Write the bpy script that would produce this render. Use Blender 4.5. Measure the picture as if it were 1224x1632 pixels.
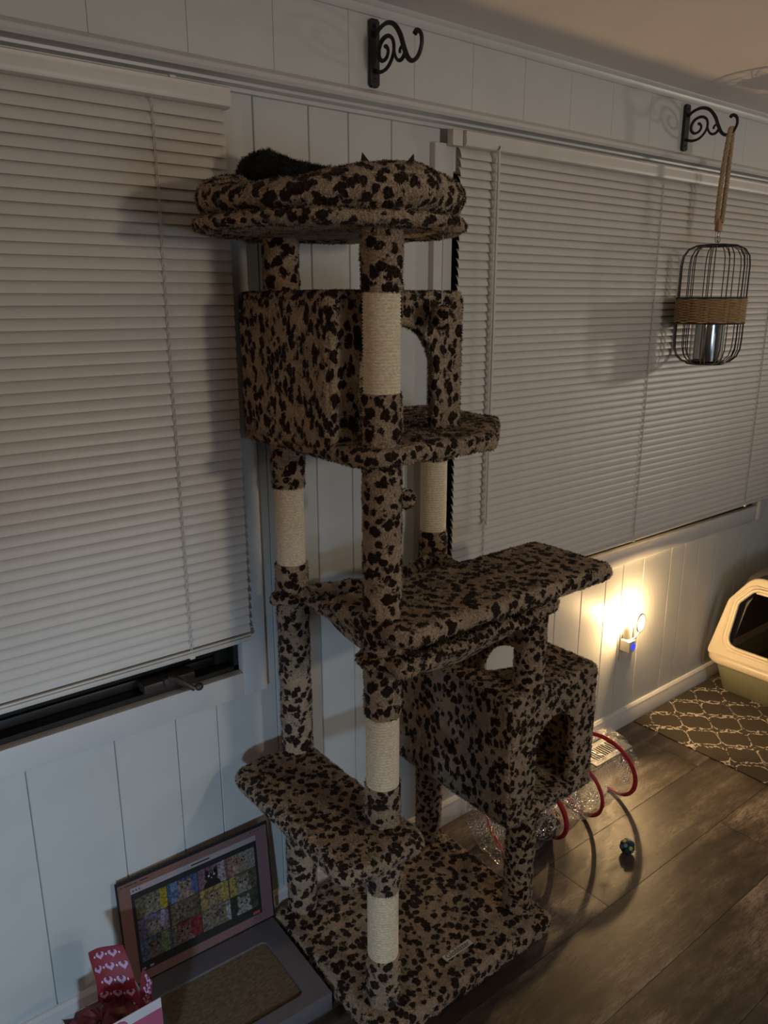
import bpy, bmesh, math, random
from mathutils import Vector, Matrix, noise
for o in list(bpy.data.objects): bpy.data.objects.remove(o)
random.seed(7)
S = bpy.context.scene
COL = S.collection
PI = math.pi
# ------------------------------------------------------------------ camera
CAM = Vector((0.0, -1.4853, 1.53))
PITCH, ROLL, YAW, FPX = 0.26605, -0.001464, 0.900032, 1240.98
h = Vector((math.cos(YAW), math.sin(YAW), 0)); rt = Vector((math.sin(YAW), -math.cos(YAW), 0)); up = Vector((0, 0, 1))
fw = h * math.cos(PITCH) - up * math.sin(PITCH); u0 = up * math.cos(PITCH) + h * math.sin(PITCH)
r2 = rt * math.cos(ROLL) + u0 * math.sin(ROLL); u2 = -rt * math.sin(ROLL) + u0 * math.cos(ROLL)
cd = bpy.data.cameras.new('camera'); cam = bpy.data.objects.new('camera', cd); COL.objects.link(cam)
cam.matrix_world = Matrix(((r2.x, u2.x, -fw.x, CAM.x), (r2.y, u2.y, -fw.y, CAM.y), (r2.z, u2.z, -fw.z, CAM.z), (0, 0, 0, 1)))
cd.sensor_fit = 'HORIZONTAL'; cd.sensor_width = 36.0; cd.lens = 36.0 * FPX / 1224.0; cd.clip_start = 0.02
S.camera = cam
# ------------------------------------------------------------------ world, lights, exposure
wd = bpy.data.worlds.new('night'); S.world = wd; wd.use_nodes = True
wd.node_tree.nodes['Background'].inputs[0].default_value = (0.02, 0.03, 0.05, 1)
wd.node_tree.nodes['Background'].inputs[1].default_value = 0.15
S.view_settings.view_transform = 'Standard'; S.view_settings.look = 'None'
S.view_settings.exposure = 0.36; S.view_settings.gamma = 1.0; S.view_settings.use_curve_mapping = False
def light(name, kind, loc, energy, col, size=0.1, target=None, sizey=None, spot=None, blend=0.6):
    l = bpy.data.lights.new(name, kind); l.energy = energy; l.color = col
    if kind == 'AREA':
        l.size = size
        if sizey: l.shape = 'RECTANGLE'; l.size_y = sizey
    else:
        l.shadow_soft_size = size
    if spot: l.spot_size = spot; l.spot_blend = blend
    o = bpy.data.objects.new(name, l); COL.objects.link(o); o.location = loc
    if target is not None:
        o.rotation_euler = (Vector(target) - Vector(loc)).to_track_quat('-Z', 'Y').to_euler()
    return o
light('room_lamp', 'SPOT', (1.5, -3.2, 1.72), 32.0, (1.0, 0.81, 0.60), 0.10, (1.0, 0, 1.62), spot=math.radians(96), blend=1.0)
light('side_lamp', 'SPOT', (4.1, -1.15, 1.66), 15.0, (1.0, 0.86, 0.70), 0.06, (2.2, -0.2, 1.85), spot=math.radians(110), blend=1.0)
light('left_lamp', 'POINT', (-1.6, -1.0, 1.45), 5.5, (1.0, 0.62, 0.40), 0.12)
light('screen_glow', 'AREA', (1.6, -3.6, 0.95), 7.0, (0.68, 0.83, 1.0), 1.1, (1.0, 0, 0.8), 0.7)
light('low_screen_glow', 'SPOT', (-0.55, -1.55, 0.55), 31.0, (0.50, 0.74, 1.0), 0.06, (0.28, 0, 0.30), spot=math.radians(62), blend=0.9)

# ------------------------------------------------------------------ materials
def newmat(name):
    m = bpy.data.materials.new(name); m.use_nodes = True
    nt = m.node_tree; return m, nt, nt.nodes['Principled BSDF']
def N(nt, t, **kw):
    n = nt.nodes.new(t)
    for k, v in kw.items(): setattr(n, k, v)
    return n
def ramp(nt, stops, inp, interp='LINEAR'):
    r = N(nt, 'ShaderNodeValToRGB'); r.color_ramp.interpolation = interp
    e = r.color_ramp.elements
    while len(e) < len(stops): e.new(0.5)
    for i, (p, c) in enumerate(stops):
        e[i].position = p; e[i].color = (c[0], c[1], c[2], 1) if isinstance(c, tuple) else (c, c, c, 1)
    nt.links.new(inp, r.inputs[0]); return r.outputs[0]
def math_(nt, op, a, b=None, clamp=False):
    n = N(nt, 'ShaderNodeMath', operation=op); n.use_clamp = clamp
    for i, v in enumerate((a, b)):
        if v is None: continue
        if hasattr(v, 'default_value') or hasattr(v, 'links'): nt.links.new(v, n.inputs[i])
        else: n.inputs[i].default_value = v
    return n.outputs[0]
def mixc(nt, f, a, b):
    n = N(nt, 'ShaderNodeMix', data_type='RGBA')
    for s, v in ((n.inputs[0], f), (n.inputs[6], a), (n.inputs[7], b)):
        if isinstance(v, (int, float)): s.default_value = v
        elif isinstance(v, tuple): s.default_value = (v[0], v[1], v[2], 1)
        else: nt.links.new(v, s)
    return n.outputs[2]
def bump(nt, b, hsock, strength, dist=0.002):
    n = N(nt, 'ShaderNodeBump'); n.inputs['Strength'].default_value = strength; n.inputs['Distance'].default_value = dist
    nt.links.new(hsock, n.inputs['Height']); nt.links.new(n.outputs[0], b.inputs['Normal'])
def coord(nt, scale=(1, 1, 1)):
    tc = N(nt, 'ShaderNodeTexCoord'); mp = N(nt, 'ShaderNodeMapping'); mp.inputs['Scale'].default_value = scale
    nt.links.new(tc.outputs['Object'], mp.inputs[0]); return mp.outputs[0]
def noise_(nt, vec, scale, detail=3, rough=0.5):
    n = N(nt, 'ShaderNodeTexNoise'); n.inputs['Scale'].default_value = scale
    n.inputs['Detail'].default_value = detail; n.inputs['Roughness'].default_value = rough
    nt.links.new(vec, n.inputs['Vector']); return n.outputs
def plain(name, col, rough=0.5, var=0.08, scale=30.0, bmp=0.0, metal=0.0, stretch=(1, 1, 1), **kw):
    m, nt, b = newmat(name)
    v = coord(nt, stretch); n = noise_(nt, v, scale)
    a = tuple(max(0, c * (1 - var)) for c in col); c2 = tuple(min(1, c * (1 + var)) for c in col)
    nt.links.new(ramp(nt, [(0.3, a), (0.7, c2)], n[0]), b.inputs['Base Color'])
    b.inputs['Roughness'].default_value = rough; b.inputs['Metallic'].default_value = metal
    if bmp: bump(nt, b, n[0], bmp)
    for k, x in kw.items(): b.inputs[k.replace('_', ' ')].default_value = x
    return m
def fur_mat(name, scale=50.0, base=(0.50, 0.38, 0.265), spot=(0.024, 0.0130, 0.0085), thr=0.39, stretch=(1, 1, 1)):
    m, nt, b = newmat(name)
    v = coord(nt, stretch)
    nd = noise_(nt, v, 75.0, 3)
    off = N(nt, 'ShaderNodeVectorMath', operation='SUBTRACT'); nt.links.new(nd[1], off.inputs[0]); off.inputs[1].default_value = (0.5, 0.5, 0.5)
    sc = N(nt, 'ShaderNodeVectorMath', operation='SCALE'); nt.links.new(off.outputs[0], sc.inputs[0]); sc.inputs['Scale'].default_value = 0.020
    ad = N(nt, 'ShaderNodeVectorMath', operation='ADD'); nt.links.new(v, ad.inputs[0]); nt.links.new(sc.outputs[0], ad.inputs[1])
    vo = N(nt, 'ShaderNodeTexVoronoi'); vo.inputs['Scale'].default_value = scale; nt.links.new(ad.outputs[0], vo.inputs['Vector'])
    sep = N(nt, 'ShaderNodeSeparateColor'); nt.links.new(vo.outputs['Color'], sep.inputs[0])
    t = math_(nt, 'MULTIPLY_ADD', sep.outputs[0], 0.20); t.node.inputs[2].default_value = thr
    d = math_(nt, 'SUBTRACT', vo.outputs['Distance'], t)
    mask = ramp(nt, [(0.45, 1.0), (0.54, 0.0)], math_(nt, 'ADD', d, 0.5))
    inner = ramp(nt, [(0.05, 0.55), (0.20, 0.0)], vo.outputs['Distance'])
    big = noise_(nt, v, 9.0, 3)
    hair = noise_(nt, coord(nt, (1, 1, 0.35)), 420.0, 2)
    bc = ramp(nt, [(0.25, tuple(c * 0.78 for c in base)), (0.75, tuple(c * 1.18 for c in base))], big[0])
    bc = mixc(nt, math_(nt, 'MULTIPLY', hair[0], 0.55), bc, tuple(c * 0.62 for c in base))
    spc = mixc(nt, inner, spot, (0.075, 0.038, 0.020))
    nt.links.new(mixc(nt, mask, bc, spc), b.inputs['Base Color'])
    b.inputs['Roughness'].default_value = 0.95; b.inputs['Specular IOR Level'].default_value = 0.12
    b.inputs['Sheen Weight'].default_value = 0.12; b.inputs['Sheen Roughness'].default_value = 0.5
    hh = math_(nt, 'ADD', hair[0], math_(nt, 'MULTIPLY', noise_(nt, v, 130.0, 3)[0], 1.6))
    bump(nt, b, hh, 0.9, 0.0035)
    return m
M = {}
M['fur'] = fur_mat('leopard_fur')
M['fur_side'] = fur_mat('leopard_fur_panel', 60.0, stretch=(1.0, 1.0, 0.72))
M['fur_small'] = fur_mat('leopard_fur_fine', 64.0)
M['sisal'] = plain('sisal_rope', (0.76, 0.66, 0.48), 0.9, 0.22, 160.0, 0.6, stretch=(1, 1, 3))
M['underside'] = plain('beige_backing_cloth', (0.42, 0.31, 0.21), 0.9, 0.1, 120.0, 0.2)
M['wall'] = plain('pale_wall_paint', (0.60, 0.615, 0.60), 0.42, 0.03, 8.0)
M['trim'] = plain('white_trim_paint', (0.64, 0.645, 0.635), 0.36, 0.03, 10.0)
M['ceiling'] = plain('ceiling_paint', (0.82, 0.77, 0.76), 0.8, 0.03, 5.0)
M['blind'] = plain('white_blind_vinyl', (0.66, 0.635, 0.59), 0.38, 0.03, 12.0)
M['cord'] = plain('white_cord', (0.62, 0.60, 0.55), 0.8, 0.1, 200.0)
M['bronze'] = plain('dark_bronze_frame', (0.016, 0.014, 0.012), 0.4, 0.2, 40.0)
M['crank'] = plain('brown_crank_enamel', (0.050, 0.038, 0.032), 0.4, 0.2, 60.0)
M['iron'] = plain('black_iron', (0.012, 0.012, 0.013), 0.55, 0.3, 150.0, 0.2)
M['wire'] = plain('black_wire', (0.010, 0.010, 0.011), 0.45, 0.2, 150.0)
M['rattan'] = plain('rattan_cane', (0.42, 0.27, 0.13), 0.65, 0.35, 90.0, 0.3, stretch=(1, 1, 4))
M['jute'] = plain('jute_rope', (0.42, 0.31, 0.19), 0.9, 0.3, 300.0, 0.5)
M['leather'] = plain('tan_leather', (0.36, 0.17, 0.10), 0.6, 0.15, 60.0, 0.2)
M['steel'] = plain('steel_link', (0.35, 0.35, 0.36), 0.3, 0.1, 50.0, metal=1.0)
M['baseb'] = plain('baseboard_paint', (0.66, 0.66, 0.65), 0.32, 0.03, 10.0)
M['vent'] = plain('vent_enamel', (0.66, 0.63, 0.56), 0.4, 0.05, 60.0)
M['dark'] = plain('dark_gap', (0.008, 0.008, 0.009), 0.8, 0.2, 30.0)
M['plate'] = plain('white_plastic', (0.68, 0.66, 0.60), 0.35, 0.03, 30.0)
M['red'] = plain('red_ribbon', (0.50, 0.022, 0.040), 0.55, 0.15, 60.0)
M['hood'] = plain('cream_plastic', (0.62, 0.545, 0.42), 0.35, 0.03, 15.0)
M['pan'] = plain('olive_grey_plastic', (0.25, 0.25, 0.17), 0.45, 0.05, 15.0)
M['hood_in'] = plain('smoke_grey_plastic', (0.10, 0.095, 0.09), 0.5, 0.05, 15.0)
M['card_grey'] = plain('grey_printed_card', (0.125, 0.118, 0.135), 0.55, 0.05, 20.0)
M['card_pad'] = plain('corrugated_card', (0.15, 0.108, 0.064), 0.9, 0.35, 160.0, 0.4, stretch=(0.6, 1.6, 1))
M['card_edge'] = plain('black_card_edge', (0.008, 0.007, 0.007), 0.6, 0.2, 30.0)
M['kraft'] = plain('kraft_card', (0.24, 0.17, 0.10), 0.85, 0.15, 60.0)
M['cat'] = plain('black_cat_fur', (0.010, 0.009, 0.009), 0.85, 0.4, 160.0, 0.8)
M['cat_ear'] = plain('cat_inner_ear', (0.035, 0.020, 0.018), 0.8, 0.2, 90.0)
M['box_white'] = plain('white_carton', (0.60, 0.58, 0.60), 0.5, 0.04, 20.0)
M['box_pink'] = plain('pink_carton', (0.42, 0.10, 0.18), 0.5, 0.06, 20.0)
M['lilac'] = plain('lilac_print', (0.52, 0.36, 0.58), 0.55, 0.06, 40.0)
M['crimson'] = plain('crimson_print', (0.24, 0.022, 0.040), 0.55, 0.15, 40.0)
M['tissue'] = plain('crumpled_red_tissue', (0.13, 0.014, 0.022), 0.6, 0.4, 45.0, 0.5)
M['tag'] = plain('woven_label', (0.50, 0.49, 0.45), 0.8, 0.06, 200.0)
M['ink'] = plain('black_ink', (0.012, 0.012, 0.012), 0.8, 0.1, 90.0)
M['white'] = plain('white_print', (0.62, 0.60, 0.60), 0.5, 0.04, 40.0)
# glass and lit things
m, nt, b = newmat('window_glass'); M['pane'] = m
nt.links.new(ramp(nt, [(0.3, (0.004, 0.004, 0.005)), (0.7, (0.007, 0.007, 0.008))], noise_(nt, coord(nt), 3.0)[0]), b.inputs['Base Color'])
b.inputs['Roughness'].default_value = 0.06
m, nt, b = newmat('clear_glass'); M['glass'] = m
nt.links.new(ramp(nt, [(0.3, (0.90, 0.92, 0.92)), (0.7, (0.96, 0.97, 0.97))], noise_(nt, coord(nt), 4.0)[0]), b.inputs['Base Color'])
b.inputs['Roughness'].default_value = 0.03; b.inputs['Transmission Weight'].default_value = 1.0; b.inputs['IOR'].default_value = 1.45
M['mirror_can'] = plain('polished_metal_cup', (0.62, 0.63, 0.64), 0.16, 0.04, 12.0, metal=1.0, stretch=(1, 1, 0.2))
m, nt, b = newmat('clear_crinkle_film'); M['film'] = m
tr = N(nt, 'ShaderNodeBsdfTransparent'); gl = N(nt, 'ShaderNodeBsdfGlossy'); gl.inputs['Roughness'].default_value = 0.12
vn = N(nt, 'ShaderNodeTexVoronoi'); vn.inputs['Scale'].default_value = 140.0; nt.links.new(coord(nt), vn.inputs['Vector'])
bp = N(nt, 'ShaderNodeBump'); bp.inputs['Strength'].default_value = 1.0; bp.inputs['Distance'].default_value = 0.004
nt.links.new(vn.outputs['Distance'], bp.inputs['Height']); nt.links.new(bp.outputs[0], gl.inputs['Normal'])
mx = N(nt, 'ShaderNodeMixShader')
nt.links.new(ramp(nt, [(0.42, 0.10), (0.66, 0.60)], noise_(nt, coord(nt), 22.0, 4)[0]), mx.inputs[0])
nt.links.new(tr.outputs[0], mx.inputs[1]); nt.links.new(gl.outputs[0], mx.inputs[2])
nt.links.new(mx.outputs[0], nt.nodes['Material Output'].inputs[0])
def emit(name, col, st):
    m, nt, b = newmat(name); b.inputs['Emission Color'].default_value = (*col, 1); b.inputs['Emission Strength'].default_value = st
    nt.links.new(ramp(nt, [(0.3, col), (0.7, col)], noise_(nt, coord(nt), 20.0)[0]), b.inputs['Base Color'])
    return m
M['bulb'] = emit('lit_bulb', (1.0, 0.64, 0.29), 5300.0)
M['led'] = emit('blue_indicator', (0.03, 0.05, 0.9), 1.1)
m, nt, b = newmat('amber_shade'); M['shade'] = m
nt.links.new(ramp(nt, [(0.3, (0.95, 0.75, 0.42)), (0.7, (1.0, 0.82, 0.5))], noise_(nt, coord(nt), 20.0)[0]), b.inputs['Base Color'])
b.inputs['Roughness'].default_value = 0.3; b.inputs['Transmission Weight'].default_value = 0.55
b.inputs['Emission Color'].default_value = (1.0, 0.72, 0.28, 1); b.inputs['Emission Strength'].default_value = 2.6
# floor planks
m, nt, b = newmat('vinyl_plank'); M['plank'] = m
oi = N(nt, 'ShaderNodeObjectInfo'); tc = N(nt, 'ShaderNodeTexCoord')
sh = N(nt, 'ShaderNodeVectorMath', operation='MULTIPLY_ADD'); nt.links.new(oi.outputs['Random'], sh.inputs[0]); sh.inputs[1].default_value = (37, 11, 5)
nt.links.new(tc.outputs['Object'], sh.inputs[2])
mp = N(nt, 'ShaderNodeMapping'); mp.inputs['Scale'].default_value = (1.6, 9.0, 1); nt.links.new(sh.outputs[0], mp.inputs[0])
n1 = noise_(nt, mp.outputs[0], 2.2, 6, 0.62); n2 = noise_(nt, mp.outputs[0], 26.0, 8, 0.65)
mp2 = N(nt, 'ShaderNodeMapping'); mp2.inputs['Scale'].default_value = (1, 2.2, 1); nt.links.new(sh.outputs[0], mp2.inputs[0])
n3 = noise_(nt, mp2.outputs[0], 3.3, 5, 0.65)
c = ramp(nt, [(0.40, (0.026, 0.020, 0.016)), (0.47, (0.075, 0.059, 0.046)), (0.53, (0.140, 0.113, 0.090)), (0.62, (0.30, 0.25, 0.21))],
         math_(nt, 'ADD', math_(nt, 'MULTIPLY', n1[0], 0.45), math_(nt, 'MULTIPLY', n3[0], 0.55)))
c = mixc(nt, ramp(nt, [(0.38, 0.7), (0.55, 0.0)], n2[0]), c, (0.034, 0.026, 0.021))
c = mixc(nt, math_(nt, 'MULTIPLY', oi.outputs['Random'], 0.45), c, (0.060, 0.048, 0.039))
nt.links.new(c, b.inputs['Base Color'])
nt.links.new(ramp(nt, [(0.3, 0.34), (0.7, 0.52)], n2[0]), b.inputs['Roughness'])
bump(nt, b, math_(nt, 'ADD', n2[0], n3[0]), 0.35, 0.0012)
# trellis mat
m, nt, b = newmat('trellis_weave'); M['mat'] = m
tc = N(nt, 'ShaderNodeTexCoord'); sx = N(nt, 'ShaderNodeSeparateXYZ'); nt.links.new(tc.outputs['Object'], sx.inputs[0])
nz = noise_(nt, tc.outputs['Object'], 60.0, 2)
L = 0.150
px = math_(nt, 'MULTIPLY', sx.outputs[0], 2 * PI / L); py = math_(nt, 'MULTIPLY', sx.outputs[1], 2 * PI / L)
px2 = math_(nt, 'ADD', px, math_(nt, 'MULTIPLY', math_(nt, 'SINE', math_(nt, 'MULTIPLY', py, 2.0)), 0.42))
py2 = math_(nt, 'ADD', py, math_(nt, 'MULTIPLY', math_(nt, 'SINE', math_(nt, 'MULTIPLY', px, 2.0)), 0.42))
f = math_(nt, 'ABSOLUTE', math_(nt, 'ADD', math_(nt, 'COSINE', px2), math_(nt, 'COSINE', py2)))
f = math_(nt, 'ADD', f, math_(nt, 'MULTIPLY', math_(nt, 'SUBTRACT', nz[0], 0.5), 0.5))
band = ramp(nt, [(0.05, 0.0), (0.08, 1.0), (0.21, 1.0), (0.25, 0.0)], f)
ck = N(nt, 'ShaderNodeTexVoronoi'); ck.inputs['Scale'].default_value = 130.0; nt.links.new(tc.outputs['Object'], ck.inputs['Vector'])
sp = N(nt, 'ShaderNodeSeparateColor'); nt.links.new(ck.outputs['Color'], sp.inputs[0])
dash = ramp(nt, [(0.30, 0.0), (0.34, 1.0)], sp.outputs[0])
ribs = math_(nt, 'SINE', math_(nt, 'MULTIPLY', math_(nt, 'ADD', sx.outputs[0], sx.outputs[1]), 900.0))
dk = ramp(nt, [(0.0, (0.032, 0.026, 0.018)), (1.0, (0.062, 0.050, 0.034))], math_(nt, 'MULTIPLY_ADD', ribs, 0.5))
dk.node.inputs[0].links[0].from_node.inputs[2].default_value = 0.5
nt.links.new(mixc(nt, math_(nt, 'MULTIPLY', band, dash), dk, (0.50, 0.46, 0.40)), b.inputs['Base Color'])
b.inputs['Roughness'].default_value = 0.9
bump(nt, b, math_(nt, 'ADD', ribs, band), 0.4, 0.001)
# laptop print gradient (printed desktop colours)
m, nt, b = newmat('desktop_print'); M['desktop'] = m
tc = N(nt, 'ShaderNodeTexCoord'); sx = N(nt, 'ShaderNodeSeparateXYZ'); nt.links.new(tc.outputs['Object'], sx.inputs[0])
g = math_(nt, 'ADD', math_(nt, 'MULTIPLY', sx.outputs[0], 2.2), math_(nt, 'MULTIPLY', noise_(nt, tc.outputs['Object'], 8.0)[0], 0.2))
nt.links.new(ramp(nt, [(0.0, (0.20, 0.105, 0.085)), (0.45, (0.20, 0.115, 0.125)), (1.0, (0.21, 0.125, 0.185))], g), b.inputs['Base Color'])
b.inputs['Roughness'].default_value = 0.35

# ------------------------------------------------------------------ mesh helpers
class MB:
    def __init__(s): s.v = []; s.f = []; s.mi = []
    def add(s, vf, mi=0):
        o = len(s.v); s.v += [Vector(p) for p in vf[0]]; s.f += [[i + o for i in f] for f in vf[1]]; s.mi += [mi] * len(vf[1]); return s
    def mesh(s, name, mats, off=(0, 0, 0), smooth=35):
        me = bpy.data.meshes.new(name); o = Vector(off)
        me.from_pydata([tuple(p - o) for p in s.v], [], s.f)
        for mt in (mats if isinstance(mats, (list, tuple)) else [mats]): me.materials.append(M[mt])
        for p, i in zip(me.polygons, s.mi): p.material_index = i
        me.validate(); me.update()
        if smooth:
            me.shade_smooth(); me.set_sharp_from_angle(angle=math.radians(smooth))
        return me
FUR = {'fur', 'fur_side', 'fur_small', 'cat'}
def furrify(mb, rnd, per=8.5e-6, ln=0.0062, wd=0.00105):
    nv0 = len(mb.v); nf0 = len(mb.f); nv = []; nf = []
    for fi in range(nf0):
        f = mb.f[fi]; p0 = mb.v[f[0]]
        for k in range(1, len(f) - 1):
            a = mb.v[f[k]] - p0; c = mb.v[f[k + 1]] - p0; n = a.cross(c); ar = n.length * 0.5
            if ar < 1e-10: continue
            n.normalize(); cnt = ar / per; cnt = int(cnt) + (rnd.random() < cnt - int(cnt))
            for _ in range(cnt):
                u, v = rnd.random(), rnd.random()
                if u + v > 1: u, v = 1 - u, 1 - v
                p = p0 + a * u + c * v
                cl = noise.noise_vector(p * 38)                       # clumps of fur lean together
                t = cl * 1.5 + Vector((rnd.uniform(-.6, .6), rnd.uniform(-.6, .6), rnd.uniform(-.9, .3)))
                t -= n * t.dot(n)
                if t.length < 1e-4: continue
                t.normalize(); d = (t * 0.86 + n * rnd.uniform(0.25, 0.75)).normalized(); w = n.cross(t) * wd
                L = ln * rnd.uniform(0.6, 1.15); i0 = nv0 + len(nv)
                nv += [p - w, p + w, p + d * L]; nf.append([i0, i0 + 1, i0 + 2])
    mb.v += nv; mb.f += nf; mb.mi += [0] * len(nf)
_fr = random.Random(11)
def root_of(o):
    while o.parent: o = o.parent
    return o
def obj(name, me, parent=None, loc=None):
    o = bpy.data.objects.new(name, me); COL.objects.link(o)
    if parent is not None: o.parent = parent
    if loc is not None: o.location = loc
    return o
def part(name, mb, mats, parent, smooth=35, label=None):
    if not isinstance(mb, MB): mb = MB().add(mb)
    if isinstance(mats, str) and mats in FUR and name != 'ear':
        furrify(mb, _fr, *((5e-6, 0.011, 0.0009) if mats == 'cat' and name == 'body' else ()))
    o = obj(name, mb.mesh(name, mats, root_of(parent).location, smooth), parent)
    if label: o['label'] = label
    return o
def tag(o, label, cat, group=None):
    o['label'] = label; o['category'] = cat
    if group: o['group'] = group
    return o
def thing(name, label, cat, loc=(0, 0, 0), group=None):
    o = bpy.data.objects.new(name, None); COL.objects.link(o); o.location = loc; o.empty_display_size = 0.05
    return tag(o, label, cat, group)
def single(name, mb, mats, loc, label, cat, group=None, smooth=35):
    if not isinstance(mb, MB): mb = MB().add(mb)
    return tag(obj(name, mb.mesh(name, mats, loc, smooth), None, loc), label, cat, group)
def struct(name, mb, mats, parent=None, loc=(0, 0, 0), smooth=35):
    if not isinstance(mb, MB): mb = MB().add(mb)
    o = obj(name, mb.mesh(name, mats, root_of(parent).location if parent else loc, smooth), parent, None if parent else loc)
    if parent is None: o['kind'] = 'structure'
    return o
def box(x0, x1, y0, y1, z0, z1):
    v = [(x, y, z) for x in (x0, x1) for y in (y0, y1) for z in (z0, z1)]
    return v, [[0, 1, 3, 2], [4, 6, 7, 5], [0, 4, 5, 1], [2, 3, 7, 6], [0, 2, 6, 4], [1, 5, 7, 3]]
def rbox(x0, x1, y0, y1, z0, z1, r=0.003, seg=2):
    bm = bmesh.new(); v, f = box(x0, x1, y0, y1, z0, z1)
    vs = [bm.verts.new(p) for p in v]
    for q in f: bm.faces.new([vs[i] for i in q])
    bmesh.ops.recalc_face_normals(bm, faces=bm.faces)
    bmesh.ops.bevel(bm, geom=bm.edges[:], offset=r, segments=seg, profile=0.5, affect='EDGES')
    return dump(bm)
def dump(bm):
    bm.verts.ensure_lookup_table(); bm.verts.index_update()
    r = [v.co.copy() for v in bm.verts], [[v.index for v in f.verts] for f in bm.faces]; bm.free(); return r
def xf(vf, mat): return [mat @ Vector(p) for p in vf[0]], vf[1]
def move(vf, d): return [Vector(p) + Vector(d) for p in vf[0]], vf[1]
def tube(path, r, n=8, closed=False, rf=None, flat=1.0, cap=True):
    P = [Vector(p) for p in path]; k = len(P); T = []
    for i in range(k):
        a = P[(i - 1) % k] if (closed or i > 0) else P[i]; c = P[(i + 1) % k] if (closed or i < k - 1) else P[i]
        T.append((c - a).normalized())
    nrm = T[0].orthogonal().normalized(); V = []; F = []
    for i in range(k):
        nrm = (nrm - T[i] * nrm.dot(T[i])); nrm = nrm.normalized() if nrm.length > 1e-6 else T[i].orthogonal().normalized()
        bn = T[i].cross(nrm); rr = rf(i / max(1, k - 1)) * r if rf else r
        for j in range(n):
            a = 2 * PI * j / n; V.append(P[i] + nrm * math.cos(a) * rr + bn * math.sin(a) * rr * flat)
    for i in range(k if closed else k - 1):
        for j in range(n):
            a = i * n + j; b_ = i * n + (j + 1) % n; i2 = (i + 1) % k
            F.append([a, b_, i2 * n + (j + 1) % n, i2 * n + j])
    if cap and not closed: F.append(list(range(n))[::-1]); F.append([(k - 1) * n + j for j in range(n)])
    return V, F
def lathe(prof, c=(0, 0, 0), n=32, rad=None, capped=True):
    V = []; F = []; k = len(prof)
    for i, (r, z) in enumerate(prof):
        for j in range(n):
            a = 2 * PI * j / n; rr = r * (rad(a, z) if rad else 1)
            V.append(Vector((c[0] + rr * math.cos(a), c[1] + rr * math.sin(a), c[2] + z)))
    for i in range(k - 1):
        for j in range(n):
            F.append([i * n + j, i * n + (j + 1) % n, (i + 1) * n + (j + 1) % n, (i + 1) * n + j])
    if capped: F.append(list(range(n))[::-1]); F.append([(k - 1) * n + j for j in range(n)])
    return V, F
def roundpoly(pts, rad, seg=6):
    out = []; n = len(pts)
    for i in range(n):
        p = Vector((*pts[i][:2], 0)); a = Vector((*pts[i - 1][:2], 0)); c = Vector((*pts[(i + 1) % n][:2], 0))
        r = pts[i][2] if len(pts[i]) > 2 else rad
        d1 = (a - p).normalized(); d2 = (c - p).normalized()
        ang = d1.angle(d2); t = min(r / math.tan(ang / 2), (a - p).length * 0.49, (c - p).length * 0.49)
        q0 = p + d1 * t; q1 = p + d2 * t
        for s in range(seg + 1):
            u = s / seg; out.append(q0 * (1 - u) ** 2 + p * 2 * u * (1 - u) + q1 * u * u)
    return out
def resample(loop, step):
    out = []; n = len(loop)
    for i in range(n):
        a = loop[i]; c = loop[(i + 1) % n]; L = (c - a).length
        if L < 1e-5: continue
        k = max(1, int(round(L / step)))
        for j in range(k): out.append(a.lerp(c, j / k))
    return out
def fz(p, s, a): return noise.noise(Vector(p) * s) * a
def slab(pts, z0, z1, corner=0.03, edge=0.012, amp=0.0025, step=0.012):
    lp = resample(roundpoly(pts, corner), step); n = len(lp); c = sum(lp, Vector()) / n
    area = sum(lp[i].x * lp[(i + 1) % n].y - lp[(i + 1) % n].x * lp[i].y for i in range(n))
    sg = 1 if area > 0 else -1
    prof = [(edge, z0)] + [(edge * (1 - math.sin(a)), z0 + edge * (1 - math.cos(a))) for a in (PI / 6, PI / 3, PI / 2)] + \
           [(edge * (1 - math.sin(a)), z1 - edge * (1 - math.cos(a))) for a in (PI / 2, PI / 3, PI / 6)] + [(edge, z1)]
    V = []; F = []
    for k, (ins, z) in enumerate(prof):
        for i in range(n):
            t = (lp[(i + 1) % n] - lp[i - 1]).normalized(); nr = Vector((-t.y, t.x, 0)) * sg
            p = lp[i] + nr * ins; p.z = z
            if True:
                q = Vector((p.x, p.y, z)); p = p + nr * (fz(q, 55, amp) + fz(q, 140, amp * 0.6)); p.z += fz(q + Vector((9, 3, 1)), 60, amp * 0.8)
            V.append(p)
    m_ = len(prof)
    for k in range(m_ - 1):
        for i in range(n):
            q = [k * n + i, k * n + (i + 1) % n, (k + 1) * n + (i + 1) % n, (k + 1) * n + i]
            F.append(q if sg > 0 else q[::-1])
    for base_, z, flip in (((m_ - 1) * n, z1, sg < 0), (0, z0, sg > 0)):
        prev = base_
        for s in (0.8, 0.5, 0.2):
            o_ = len(V)
            for i in range(n): q = V[base_ + i]; V.append(Vector((c.x + (q.x - c.x) * s, c.y + (q.y - c.y) * s, z)))
            for i in range(n):
                f = [prev + i, prev + (i + 1) % n, o_ + (i + 1) % n, o_ + i]; F.append(f[::-1] if flip else f)
            prev = o_
        V.append(Vector((c.x, c.y, z))); k = len(V) - 1
        for i in range(n):
            f = [prev + i, prev + (i + 1) % n, k]; F.append(f[::-1] if flip else f)
    return V, F
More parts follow.
